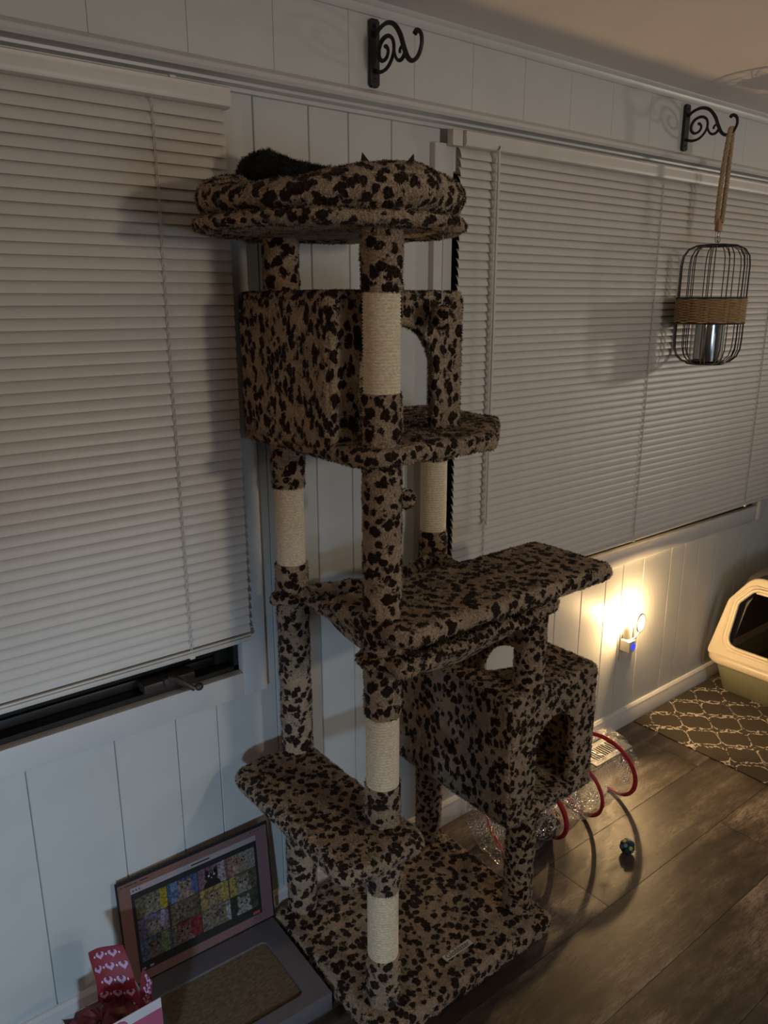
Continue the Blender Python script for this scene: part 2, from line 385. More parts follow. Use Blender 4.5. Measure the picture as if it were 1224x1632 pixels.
def filled(loops, depth, bevel=0.0, res=2):
    """closed 2D loops (outer and holes) -> solid of thickness depth centred on z=0"""
    cu = bpy.data.curves.new('tmp', 'CURVE'); cu.dimensions = '2D'; cu.fill_mode = 'BOTH'
    cu.extrude = depth / 2 - bevel; cu.bevel_depth = bevel; cu.bevel_resolution = res
    if bevel: cu.offset = -bevel
    for lp in loops:
        s = cu.splines.new('POLY'); s.points.add(len(lp) - 1); s.use_cyclic_u = True
        for i, p in enumerate(lp): s.points[i].co = (p[0], p[1], 0, 1)
    o = bpy.data.objects.new('tmp', cu); COL.objects.link(o)
    me = bpy.data.meshes.new_from_object(o.evaluated_get(bpy.context.evaluated_depsgraph_get()))
    V = [v.co.copy() for v in me.vertices]; F = [list(p.vertices) for p in me.polygons]
    bpy.data.objects.remove(o); bpy.data.curves.remove(cu); bpy.data.meshes.remove(me)
    return V, F
def circ(cx, cy, r, n=32): return [(cx + r * math.cos(2 * PI * i / n), cy + r * math.sin(2 * PI * i / n)) for i in range(n)]
XZ = Matrix(((1, 0, 0, 0), (0, 0, -1, 0), (0, 1, 0, 0), (0, 0, 0, 1)))        # 2D x,y -> world x,z
YZ = Matrix(((0, 0, 1, 0), (1, 0, 0, 0), (0, 1, 0, 0), (0, 0, 0, 1)))         # 2D x,y -> world y,z
def sphere(c, r, nu=20, nv=12, sc=(1, 1, 1), fn=None):
    V = []; F = []
    for i in range(nv + 1):
        t = PI * i / nv
        for j in range(nu):
            a = 2 * PI * j / nu; d = Vector((math.sin(t) * math.cos(a), math.sin(t) * math.sin(a), math.cos(t)))
            k = fn(d) if fn else 1
            V.append(Vector(c) + Vector((d.x * sc[0], d.y * sc[1], d.z * sc[2])) * r * k)
    for i in range(nv):
        for j in range(nu): F.append([i * nu + j, (i + 1) * nu + j, (i + 1) * nu + (j + 1) % nu, i * nu + (j + 1) % nu])
    return V, F
def prism_x(prof, x0, x1):
    """profile of (y,z) extruded along x"""
    n = len(prof); V = [(x0, y, z) for y, z in prof] + [(x1, y, z) for y, z in prof]
    F = [[i, (i + 1) % n, n + (i + 1) % n, n + i] for i in range(n)] + [list(range(n))[::-1], [n + i for i in range(n)]]
    return V, F

# ------------------------------------------------------------------ setting
X0, X1, Y0, ZC = -2.3, 4.6, -4.2, 2.135
WL = (-0.62, 0.755, 0.709, 1.825); WR = (1.378, 3.120, 0.712, 1.825)       # window openings x0 x1 z0 z1
bk = MB()
for a, b_, c_, d_ in ((X0, WL[0], 0, ZC), (WL[1], WR[0], 0, ZC), (WR[1], X1, 0, ZC), (WL[0], WL[1], 0, WL[2]), (WL[0], WL[1], WL[3], ZC),
                      (WR[0], WR[1], 0, WR[2]), (WR[0], WR[1], WR[3], ZC)):
    bk.add(box(a, b_, 0.005, 0.13, c_, d_))
wall = struct('wall_back', bk, 'wall')
def board(a, b_, segs, g=0.0007, ch=0.0015):
    mb = MB()
    for (p, q, z0, z1) in segs:
        l, r = p + (g if p == a else 0), q - (g if q == b_ else 0)
        cl = ch if p == a else 0.0; cr = ch if q == b_ else 0.0
        n = 4; prof = [(l, 0.006), (l + 0.0, 0.0025), (l + cl, 0.0), (r - cr, 0.0), (r, 0.0025), (r, 0.006)]
        V = [(x, y, z0) for x, y in prof] + [(x, y, z1) for x, y in prof]; k = len(prof)
        mb.add((V, [[i, i + 1, k + i + 1, k + i] for i in range(k - 1)] + [list(range(k))[::-1], [k + i for i in range(k)]]))
    return mb
gx = [-2.3, -2.12, -1.98, -1.88, -1.75, -1.58, -1.48, -1.38, -1.25, -1.07, -0.94, -0.84, -0.70, -0.53, -0.42, -0.30, -0.18, 0.0, 0.14, 0.281, 0.457, 0.593, 0.692, 0.849, 0.980,
      1.082, 1.202, 1.375, 1.47, 1.57, 1.70, 1.88, 2.013, 2.144, 2.24, 2.362, 2.536, 2.627, 2.726, 2.857, 3.035, 3.13, 3.23, 3.36, 3.53, 3.63, 3.73, 3.86, 4.04, 4.17, 4.27, 4.39, 4.6]
MZ = 1.93
for a, b_ in zip(gx[:-1], gx[1:]):
    segs = [(a, b_, 0.0, 0.68)]
    for p, q in ((X0, WL[0] - 0.03), (WL[1] + 0.03, WR[0] - 0.03), (WR[1] + 0.03, X1)):
        l, r = max(a, p), min(b_, q)
        if r - l > 0.004: segs.append((l, r, 0.68, MZ))
    struct('panel_board', board(a, b_, segs), 'wall', wall, smooth=0)
gx2 = [-2.3] + [0.902 + 0.183 * i for i in range(-16, 21)] + [4.6]
gx2 = [x for x in gx2 if -2.3 <= x <= 4.6]
for a, b_ in zip(gx2[:-1], gx2[1:]):
    struct('panel_board', board(a, b_, [(a, b_, 1.955, ZC)], 0.0, 0.0006), 'wall', wall, smooth=0)
struct('wall_left', box(X0 - 0.12, X0, Y0, 0.13, 0, ZC), 'wall')
struct('wall_right', box(X1, X1 + 0.12, Y0, 0.13, 0, ZC), 'wall')
struct('wall_front', box(X0 - 0.12, X1 + 0.12, Y0 - 0.12, Y0, 0, ZC), 'wall')
struct('ceiling', box(X0 - 0.12, X1 + 0.12, Y0 - 0.12, 0.13, ZC, ZC + 0.1), 'ceiling')
fl = struct('floor', box(X0 - 0.12, X1 + 0.12, Y0 - 0.12, 0.13, -0.1, -0.004), 'dark')
# planks along the wall direction
seams = [-0.020 - 0.0 + 0.0]
y = 0.0; rows = []
ys = [0.0, -0.125, -0.326, -0.526, -0.726, -0.911, -1.11]
while ys[-1] > Y0 + 0.05: ys.append(max(Y0, ys[-1] - 0.2))
for i, (ya, yb) in enumerate(zip(ys[:-1], ys[1:])):
    x = X0 + [0.35, 0.92, 0.15, 0.70, 1.05, 0.48][i % 6] - 1.22; first = True
    while x < X1:
        a, b_ = max(x, X0), min(x + 1.22, X1)
        if b_ - a > 0.02:
            g = 0.0003
            o = obj('plank', MB().add(rbox(a + g, b_ - g, yb + g, ya - g, -0.006, 0.0, 0.0006, 1)).mesh('plank', 'plank', ((a + b_) / 2, (ya + yb) / 2, 0), 0), fl, ((a + b_) / 2, (ya + yb) / 2, 0))
        x += 1.22
bbp = [(0.0, 0.0), (-0.016, 0.0), (-0.016, 0.044), (-0.013, 0.050), (-0.012, 0.062), (-0.006, 0.069), (0.0, 0.070)]
struct('baseboard_back', prism_x(bbp, X0, X1), 'baseb')
struct('baseboard_right', box(X1 - 0.015, X1, Y0, 0, 0, 0.07), 'baseb')
# ledge moulding over the windows, and crown at the ceiling
struct('trim_1', prism_x([(0.004, 1.916), (-0.010, 1.917), (-0.011, 1.924), (-0.028, 1.926), (-0.029, 1.931), (-0.058, 1.932), (-0.062, 1.938), (-0.060, 1.946), (-0.045, 1.956), (-0.020, 1.964), (-0.006, 1.969), (0.004, 1.970)], X0, X1), 'trim')
struct('trim_2', prism_x([(0.004, 2.112), (-0.006, 2.112), (-0.011, 2.117), (-0.014, 2.126), (-0.022, 2.131), (-0.024, ZC), (0.004, ZC)], X0, X1), 'trim')

def window(idx, W, crank):
    x0, x1, z0, z1 = W
    w = struct(f'window_{idx}', MB().add(box(x0, x1, 0.005, 0.085, z0 - 0.002, z0 + 0.012)).add(box(x0, x1, 0.005, 0.085, z1 - 0.012, z1)).add(box(x0, x0 + 0.012, 0.005, 0.085, z0, z1)).add(box(x1 - 0.012, x1, 0.005, 0.085, z0, z1)), 'bronze')
    cw = 0.060; t = 0.018
    for (a, b_, c_, d_) in ((x0 - cw, x0, z0 - cw, z1 + cw), (x1, x1 + cw, z0 - cw, z1 + cw)):
        struct('casing_board', rbox(a, b_, -t, 0.012, c_, d_, 0.0025), 'trim', w)
    struct('casing_board', rbox(x0 - cw * 0.02, x1 + cw * 0.02, -t + 0.0006, 0.012, z0 - cw, z0, 0.0025), 'trim', w)
    struct('casing_board', rbox(x0 - cw * 0.02, x1 + cw * 0.02, -t + 0.0006, 0.012, z1, z1 + cw, 0.0025), 'trim', w)
    fr = MB(); f = 0.045
    nm = 2 if idx == 1 else 3
    xs = [x0 + (x1 - x0) * i / nm for i in range(nm + 1)]
    for a, b_ in zip(xs[:-1], xs[1:]):
        sf = MB()
        for q in ((a + 0.012, a + f, z0 + 0.012, z1 - 0.012), (b_ - f, b_ - 0.012, z0 + 0.012, z1 - 0.012)): sf.add(rbox(q[0], q[1], 0.030, 0.062, q[2], q[3], 0.004))
        for q in ((a + f, b_ - f, z0 + 0.040, z0 + 0.078), (a + f, b_ - f, z1 - f, z1 - 0.012)): sf.add(rbox(q[0], q[1], 0.030, 0.062, q[2], q[3], 0.004))
        sf.add(rbox(a + f, b_ - f, 0.036, 0.062, z0 + 0.012, z0 + 0.034, 0.003))
        struct('sash_frame', sf, 'bronze', w)
        struct('pane', box(a + f - 0.005, b_ - f + 0.005, 0.050, 0.054, z0 + 0.07, z1 - f + 0.005), 'pane', w)
    if crank:
        cx, cz = 0.585, z0 + 0.026
        c = struct('crank_operator', MB().add(rbox(cx - 0.058, cx + 0.058, -0.008, 0.032, cz - 0.012, cz + 0.010, 0.004)).add(rbox(cx - 0.016, cx + 0.022, -0.016, 0.012, cz - 0.008, cz + 0.016, 0.006)), 'crank', w)
        hp = [(cx - 0.004, -0.010, cz + 0.012), (cx + 0.010, -0.022, cz + 0.010), (cx + 0.026, -0.034, cz - 0.002), (cx + 0.040, -0.040, cz - 0.014)]
        mb = MB().add(tube(hp, 0.0075, 8, rf=lambda t: 1.1 - 0.3 * t)).add(sphere((cx + 0.050, -0.040, cz - 0.012), 0.009, 14, 8, (1.1, 1, 1)))
        struct('crank_handle', mb, 'crank', c)
    return w
window(1, WL, True); window(2, WR, False)

# ------------------------------------------------------------------ blinds
def blind(label, x0, x1, zt, zb, rail0, val0, val1, cords, wand=None, pitch=0.0208, clip=None):
    t = thing('window_blind', label, 'blind', ((x0 + x1) / 2, -0.03, zb))
    part('headrail', rbox(rail0, x1 + 0.012, -0.040, -0.019, zt + 0.002, 1.913, 0.002), 'blind', t)
    part('valance', MB().add(prism_x([(-0.042, zt + 0.001), (-0.050, zt + 0.003), (-0.053, zt + 0.012), (-0.050, zt + 0.026), (-0.052, zt + 0.034), (-0.048, 1.9125), (-0.042, 1.9125)], val0, val1)), 'blind', t)
    n = int((zt - zb - 0.022) / pitch); W2 = 0.0135; tilt = math.radians(66)
    sm = MB(); Lh = (x1 - x0) / 2; rows_ = []
    for side in (0, 1):
        for j in range(5):
            s = -1 + 2 * j / 4; cr = 0.0026 * (1 - s * s) + (0.0009 if side == 0 else 0)
            rows_.append((s * W2, cr))
    order = list(range(5)) + list(range(9, 4, -1))
    prof = [rows_[i] for i in order]
    ct, st = math.cos(tilt), math.sin(tilt)
    # s=-1: upper edge, against the window; s=+1: lower edge, tipped into the room
    pr = [(-s * ct - c * st, -s * st + c * ct) for s, c in prof]
    sm.add(prism_x(pr, -Lh, Lh)); me = sm.mesh('slat', 'blind', (0, 0, 0), 40)
    rs = random.Random(3)
    for i in range(n + 1):
        z = zt - 0.010 - i * pitch
        o = obj('slat', me, t, (0, 0, z - zb)); o.rotation_euler = (rs.uniform(-0.035, 0.035), rs.uniform(-0.0006, 0.0006), 0)
    part('bottom_rail', MB().add(rbox(x0, x1, -0.042, -0.020, zb, zb + 0.011, 0.003)).add(rbox(x0, x1, -0.040, -0.022, zb + 0.0115, zb + 0.0165, 0.002)), 'blind', t)
    for cx in cords:
        mb = MB()
        for dx in (-0.0016, 0.0016): mb.add(tube([(cx + dx, -0.0385 - 0.0006 * (dx > 0), zb + 0.004), (cx + dx, -0.0385, zt + 0.004)], 0.0007, 6))
        k = 0
        while k <= n:                       # the rungs' knots of the ladder cord
            z = zt - 0.010 - k * pitch; mb.add(tube([(cx, -0.0385, z - 0.011), (cx + 0.002, -0.0375, z - 0.002)], 0.0012, 5)); k += 1
        part('ladder_cord', mb, 'cord', t)
        part('rail_button', rbox(cx - 0.006, cx + 0.006, -0.0435, -0.036, zb - 0.003, zb + 0.006, 0.002), 'plate', t)
    if wand:
        part('tilt_wand', MB().add(tube([(wand, -0.056, zt - 0.004), (wand, -0.056, zt - 0.93)], 0.0042, 6)).add(tube([(wand, -0.050, zt + 0.006), (wand, -0.056, zt + 0.002), (wand, -0.056, zt - 0.010)], 0.0018, 6)).add(sphere((wand, -0.056, zt - 0.935), 0.006, 10, 6)), 'plate', t)
        part('wand_hook', tube([(wand - 0.001, -0.054, zt + 0.003), (wand, -0.057, zt + 0.007), (wand + 0.003, -0.055, zt + 0.012)], 0.0012, 6), 'bronze', t)
    if clip: part('valance_clip', rbox(clip - 0.006, clip + 0.006, -0.055, -0.046, 1.910, 1.9145, 0.001), 'plate', t)
    return t
blind('white slatted blind stopping short of the sill, above the dark window crank', -0.58, 0.768, 1.876, 0.794, -0.60, -0.60, 0.774, (-0.35, 0.14, 0.625), clip=0.66)
blind('wide white slatted blind with a tilt wand, behind the hanging cage lantern', 1.385, 3.175, 1.876, 0.742, 1.354, 1.386, 3.187, (1.50, 2.225, 2.97), wand=1.492)

# ------------------------------------------------------------------ cat tree
PX, PY = (0.857, 1.288), (-0.402, -0.067)
FLP = (0.851, -0.407); BLP = (0.860, -0.069); FRP = (1.283, -0.407); BRP = (1.286, -0.066)
TREE = thing('cat_tree', 'tall leopard-print plush cat tree with sisal posts, standing between the windows', 'cat tree', (1.06, -0.26, 0))
RP = 0.0355
def furpost(p, z0, z1, r=RP, seed=0, mat='fur'):
    k = max(4, int((z1 - z0) / 0.012)); prof = [(r, (z1 - z0) * i / k) for i in range(k + 1)]
    V, F = lathe(prof, (p[0], p[1], z0), 28)
    V = [v + Vector((v.x - p[0], v.y - p[1], 0)) / r * (fz(v, 60, 0.0022) + fz(v, 150, 0.0014)) for v in V]
    return part('fur_post', (V, F), mat, TREE, 60)
def sisal(p, z0, z1, r=0.0335):
    d = 0.0060; k = max(3, int((z1 - z0) / d)); dz = (z1 - z0) / k; prof = [(r - 0.003, 0)]
    for i in range(k):
        for s in (0.08, 0.3, 0.5, 0.7, 0.92): prof.append((r - 0.0038 * (2 * s - 1) ** 4, (i + s) * dz))
    prof.append((r - 0.003, z1 - z0))
    V, F = lathe(prof, (p[0], p[1], z0), 28)
    V = [v + Vector((0, 0, fz(v, 40, 0.0008))) for v in V]
    part('sisal_wrap', (V, F), 'sisal', TREE, 80)
# base
part('base', slab([(0.788, -0.487), (1.333, -0.487), (1.333, -0.035), (0.788, -0.035)], 0.0, 0.050, 0.025, 0.015, 0.004, 0.010), 'fur', TREE, 50)
# sewn label on the base
tg = Matrix.Translation((1.066, -0.418, 0.0515))
lb = part('sewn_label', xf(rbox(-0.043, 0.043, -0.0085, 0.0085, -0.001, 0.001, 0.0006, 1), tg), 'tag', TREE)
def text(s, size, mtx, name, mat, parent):
    cu = bpy.data.curves.new('t', 'FONT'); cu.body = s; cu.size = size; cu.align_x = 'CENTER'; cu.align_y = 'CENTER'; cu.extrude = 0.0002
    o = bpy.data.objects.new('t', cu); COL.objects.link(o)
    me = bpy.data.meshes.new_from_object(o.evaluated_get(bpy.context.evaluated_depsgraph_get()))
    vf = [mtx @ v.co for v in me.vertices], [list(p.vertices) for p in me.polygons]
    bpy.data.objects.remove(o); bpy.data.curves.remove(cu); bpy.data.meshes.remove(me)
    return part(name, vf, mat, parent, 0)
text('Globlazer', 0.0185, Matrix.Translation((1.066, -0.4185, 0.0526)), 'lettering', 'ink', lb)
# posts
furpost(FLP, 0.048, 0.172); sisal(FLP, 0.170, 0.343); furpost(FLP, 0.341, 0.590); sisal(FLP, 0.588, 0.748); furpost(FLP, 0.746, 0.925)
furpost(FLP, 0.955, 1.253); furpost(FLP, 1.276, 1.372); sisal(FLP, 1.370, 1.545); furpost(FLP, 1.543, 1.652)
furpost(BLP, 0.048, 0.472); furpost(BLP, 0.500, 0.966); sisal(BLP, 0.964, 1.143, 0.0325); furpost(BLP, 1.141, 1.250); furpost(BLP, 1.540, 1.650)
furpost(FRP, 0.048, 0.345, mat='fur_small'); furpost(FRP, 0.660, 0.915, mat='fur_small')
furpost(BRP, 0.048, 0.345, mat='fur_small'); furpost(BRP, 0.655, 0.963); sisal(BRP, 0.961, 1.148, 0.0335); furpost(BRP, 1.146, 1.252)
# step shelf
part('step_shelf', slab([(0.690, -0.500, 0.05), (0.897, -0.500, 0.03), (0.897, -0.046), (0.690, -0.046, 0.05)], 0.462, 0.502, 0.03, 0.018, 0.004), 'fur_small', TREE, 50)
# long jumping board
part('perch_board', slab([(0.818, -0.505, 0.06), (1.452, -0.505, 0.03), (1.452, -0.262, 0.03), (0.818, -0.262)], 0.914, 0.952, 0.03, 0.016, 0.003), 'fur', TREE, 50)
# upper platform and condo
part('platform', slab([(0.783, -0.452, 0.05), (1.100, -0.452, 0.022), (1.276, -0.292, 0.022), (1.276, -0.030), (0.783, -0.030)], 1.246, 1.280, 0.02, 0.014, 0.003), 'fur', TREE, 50)
def arch_notch(x0, x1, z0, z1, a0, a1, at, n=18, left_first=True):
    """outline of a panel with an arched doorway open at the bottom"""
    c = (a0 + a1) / 2; r = (a1 - a0) / 2; zs = at - r
    pts = [(x0, z0), (a0, z0)] + [(c - r * math.cos(PI * i / n), zs + r * math.sin(PI * i / n)) for i in range(n + 1)] + [(a1, z0), (x1, z0), (x1, z1), (x0, z1)]
    return pts
def wobble(vf, amp=0.0018): return [Vector(v) + noise.noise_vector(Vector(v) * 45) * amp for v in vf[0]], vf[1]
def soft(loops, depth, mtx, bev=0.006): return wobble(xf(filled([[tuple(p) for p in lp] for lp in loops], depth, bev), mtx))
CX0, CX1, CY0, CY1, CZ0, CZ1 = 0.779, 1.102, -0.348, -0.032, 1.279, 1.545
condo = part('condo_roof', slab([(CX0, CY0, 0.03), (CX1, CY0, 0.012), (CX1, CY1, 0.012), (CX0, CY1, 0.012)], CZ1 - 0.022, CZ1, 0.015, 0.008, 0.003), 'fur', TREE, 50)
part('condo_front_wall', soft([arch_notch(CX0 + 0.006, CX1, CZ0, CZ1 - 0.012, 0.846, 1.031, 1.486)], 0.024, Matrix.Translation((0, CY0 + 0.012, 0)) @ XZ), 'fur_side', TREE, 40)
part('condo_left_wall', soft([[(CY0 + 0.006, CZ0 - 0.016), (CY1, CZ0 - 0.016), (CY1, CZ1 - 0.010), (CY0 + 0.006, CZ1 - 0.010)]], 0.022, Matrix.Translation((CX0 + 0.010, 0, 0)) @ YZ, 0.009), 'fur_side', TREE, 40)
part('condo_right_wall', soft([arch_notch(CY0 + 0.02, CY1, CZ0, CZ1 - 0.012, CY0 + 0.030, CY1 - 0.012, 1.524)], 0.020, Matrix.Translation((CX1 - 0.012, 0, 0)) @ YZ), 'fur_side', TREE, 40)
part('condo_back_wall', soft([[(CX0 + 0.01, CZ0), (CX1 - 0.02, CZ0), (CX1 - 0.02, CZ1 - 0.012), (CX0 + 0.01, CZ1 - 0.012)]], 0.016, Matrix.Translation((0, CY1 - 0.008, 0)) @ XZ), 'fur_side', TREE, 40)
# lower house
HX0, HX1, HY0, HY1, HZ0, HZ1 = 1.192, 1.502, -0.445, -0.035, 0.333, 0.668
rl = [tuple(p[:2]) for p in roundpoly([(HX0, HY0), (HX1, HY0), (HX1, HY1), (HX0, HY1)], 0.02, 4)]
part('house_roof', soft([rl, circ(1.345, -0.195, 0.128, 40)[::-1]], 0.026, Matrix.Translation((0, 0, HZ1 - 0.013)), 0.010), 'fur_small', TREE, 40)
part('house_floor', slab([(HX0, HY0 - 0.004), (HX1, HY0 - 0.004), (HX1, HY1), (HX0, HY1)], HZ0, HZ0 + 0.028, 0.02, 0.010, 0.004), 'fur_small', TREE, 50)
part('house_front_wall', soft([arch_notch(HX0 + 0.004, HX1 - 0.002, HZ0 + 0.012, HZ1 - 0.012, 1.284, 1.420, 0.580)], 0.024, Matrix.Translation((0, HY0 + 0.012, 0)) @ XZ, 0.008), 'fur_small', TREE, 40)
part('house_left_wall', soft([[(HY0 + 0.004, HZ0 + 0.004), (HY1, HZ0 + 0.004), (HY1, HZ1 - 0.008), (HY0 + 0.004, HZ1 - 0.008)]], 0.022, Matrix.Translation((HX0 + 0.010, 0, 0)) @ YZ, 0.009), 'fur_side', TREE, 40)
part('house_right_wall', soft([[(HY0 + 0.02, HZ0 + 0.012), (HY1, HZ0 + 0.012), (HY1, HZ1 - 0.012), (HY0 + 0.02, HZ1 - 0.012)], circ(-0.188, 0.496, 0.124, 40)[::-1]], 0.020, Matrix.Translation((HX1 - 0.012, 0, 0)) @ YZ), 'fur_small', TREE, 40)
part('house_back_wall', soft([[(HX0 + 0.02, HZ0 + 0.012), (HX1 - 0.02, HZ0 + 0.012), (HX1 - 0.02, HZ1 - 0.012), (HX0 + 0.02, HZ1 - 0.012)]], 0.016, Matrix.Translation((0, HY1 - 0.009, 0)) @ XZ), 'fur_small', TREE, 40)
# hammock slung between the four posts
hm = MB(); nu, nv = 34, 26
HC = [(0.868, -0.085, 0.902), (1.275, -0.085, 0.900), (1.262, -0.482, 0.893), (0.835, -0.478, 0.880)]
def hpt(u, v, dn=0):
    a = Vector(HC[0]).lerp(Vector(HC[1]), u); b_ = Vector(HC[3]).lerp(Vector(HC[2]), u); p = a.lerp(b_, v)
    s = (4 * u * (1 - u)) ** 0.55 * (4 * v * (1 - v)) ** 0.55
    fs = 0.034 * (4 * u * (1 - u)) ** 0.6
    p.z -= 0.100 * s + 0.030 * (1 - u) * v * (1 - 0.6 * v) + dn + fs * (0.5 if v > 0.98 else 0.2)
    inw = 0.045 * (4 * u * (1 - u)); p.y += (-inw if v < 0.5 else inw * 0.5) * abs(2 * v - 1) ** 2
    p.x += (0.020 * (4 * v * (1 - v))) * (1 if u < 0.5 else -1) * abs(2 * u - 1) ** 2
    p += noise.noise_vector(p * 28) * 0.005
    return p
V = []; F = []
for dn in (0, 0.010):
    for i in range(nu + 1):
        for j in range(nv + 1): V.append(hpt(i / nu, j / nv, dn))
K = (nu + 1) * (nv + 1)
for i in range(nu):
    for j in range(nv):
        a = i * (nv + 1) + j; q = [a, a + 1, a + nv + 2, a + nv + 1]; F.append(q[::-1]); F.append([x + K for x in q])
hk = part('hammock', MB().add((V, F)), 'fur', TREE, 80)
rim = [hpt(i / nu, 0) for i in range(nu)] + [hpt(1, j / nv) for j in range(nv)] + [hpt(1 - i / nu, 1) for i in range(nu)] + [hpt(0, 1 - j / nv) for j in range(nv)]
V, F = tube(rim, 0.0155, 10, True, flat=1.0)
V = [v + noise.noise_vector(v * 70) * 0.006 for v in V]
part('hammock_rim', (V, F), 'fur_small', hk, 80)
for p, z in ((BLP, 0.886), (FLP, 0.866)):
    V, F = tube([(p[0] + 0.040 * math.cos(a), p[1] + 0.040 * math.sin(a), z + 0.004 * math.sin(2 * a)) for a in [2 * PI * i / 26 for i in range(26)]], 0.0105, 10, True)
    part('hammock_loop', ([v + noise.noise_vector(v * 90) * 0.005 for v in V], F), 'fur_small', hk, 80)
# top bed
BC = (0.860, -0.250)
part('bed_underside', lathe([(0.15, 0.0), (0.192, 0.0), (0.193, 0.006)], (BC[0], BC[1], 1.6475), 48), 'underside', TREE, 40)
def flr(a, z): return 1 + 0.012 * math.sin(5 * a + 1) + 0.02 * noise.noise(Vector((math.cos(a) * 3, math.sin(a) * 3, z * 20)))
pf = [(0.186, 0.004), (0.20, 0.000), (0.218, -0.001), (0.232, 0.0), (0.2405, 0.004), (0.243, 0.010), (0.2405, 0.017), (0.232, 0.022), (0.15, 0.023)]
V, F = lathe(pf, (BC[0], BC[1], 1.645), 96, flr)
V = [v + noise.noise_vector(v * 50) * 0.0035 for v in V]
for v in V: v.y = min(v.y, -0.007 if v.x > 0.80 else -0.0585)
part('bed_flange', (V, F), 'fur', TREE, 70)
V = []; F = []; na, nb = 110, 22
for i in range(na):
    a = 2 * PI * i / na; d = Vector((math.cos(a), math.sin(a), 0))
    away = max(0, math.cos(a - math.radians(205))) ** 2          # the left side of the cushion is squashed lower
    hgt = 0.0400 - 0.0125 * away + 0.003 * math.sin(3 * a + 0.7); wid = 0.050
    for j in range(nb):
        b_ = 2 * PI * j / nb
        p = Vector((BC[0], BC[1], 1.664 + hgt)) + d * (0.186 + wid * math.cos(b_) + 0.004 * math.sin(7 * a)) + Vector((0, 0, 1)) * hgt * math.sin(b_)
        p += noise.noise_vector(p * 22) * 0.006 + noise.noise_vector(p * 80) * 0.0025
        p.y = min(p.y, -0.006 if p.x > 0.80 else -0.0585); V.append(p)
for i in range(na):
    for j in range(nb): F.append([i * nb + j, ((i + 1) % na) * nb + j, ((i + 1) % na) * nb + (j + 1) % nb, i * nb + (j + 1) % nb])
part('bed_bolster', (V, F), 'fur', TREE, 80)
part('bed_cushion', lathe([(0.02, 0.030), (0.10, 0.028), (0.155, 0.018), (0.16, 0.0)][::-1], (BC[0], BC[1], 1.672), 40), 'fur', TREE, 80)

# hanging fur balls
def pom(label, c, ztop, r):
    t = thing('pompom_toy', label, 'cat toy', (c[0], c[1], c[2]), 'fur balls hanging from the cat tree')
    part('ball', sphere(c, r, 30, 18, fn=lambda d: 1 + 0.06 * noise.noise(d * 4) + 0.05 * noise.noise(d * 11)), 'fur', t, 80)
    part('string', tube([(c[0], c[1], c[2] + r * 0.9), (c[0], c[1], ztop)], 0.0011, 6), 'cord', t)
    part('stitch', tube([(c[0] - 0.012, c[1] - 0.004, c[2] + r * 0.93), (c[0], c[1], c[2] + r * 1.02), (c[0] + 0.012, c[1] - 0.004, c[2] + r * 0.93)], 0.0012, 6), 'cord', t)
pom('leopard fur ball hanging on a white string before the upper condo', (1.004, -0.392, 1.499), 1.650, 0.0225)
pom('leopard fur ball hanging below the upper platform beside the front post', (0.983, -0.318, 1.142), 1.248, 0.0200)

# ------------------------------------------------------------------ black cat lying in the top bed
CT = thing('cat', 'black cat lying in the top bed, only its ears and back showing', 'cat', (0.86, -0.22, 1.70))
def blob(name, balls, mats, parent, res=0.012, smooth=80):
    mb_ = bpy.data.metaballs.new('mb'); mb_.resolution = res; mb_.render_resolution = res; mb_.threshold = 0.35
    o = bpy.data.objects.new('mb', mb_); COL.objects.link(o)
    for (c, r, sc) in balls:
        e = mb_.elements.new(type='ELLIPSOID'); e.co = c; e.radius = r * 1.55; e.size_x, e.size_y, e.size_z = sc; e.stiffness = 2.0
    bpy.context.view_layer.update()
    me = bpy.data.meshes.new_from_object(o.evaluated_get(bpy.context.evaluated_depsgraph_get()))
    vf = [v.co.copy() for v in me.vertices], [list(p.vertices) for p in me.polygons]
    bpy.data.objects.remove(o); bpy.data.metaballs.remove(mb_); bpy.data.meshes.remove(me)
    vf = ([v + noise.noise_vector(v * 120) * 0.0025 for v in vf[0]], vf[1])
    return part(name, vf, mats, parent, smooth)
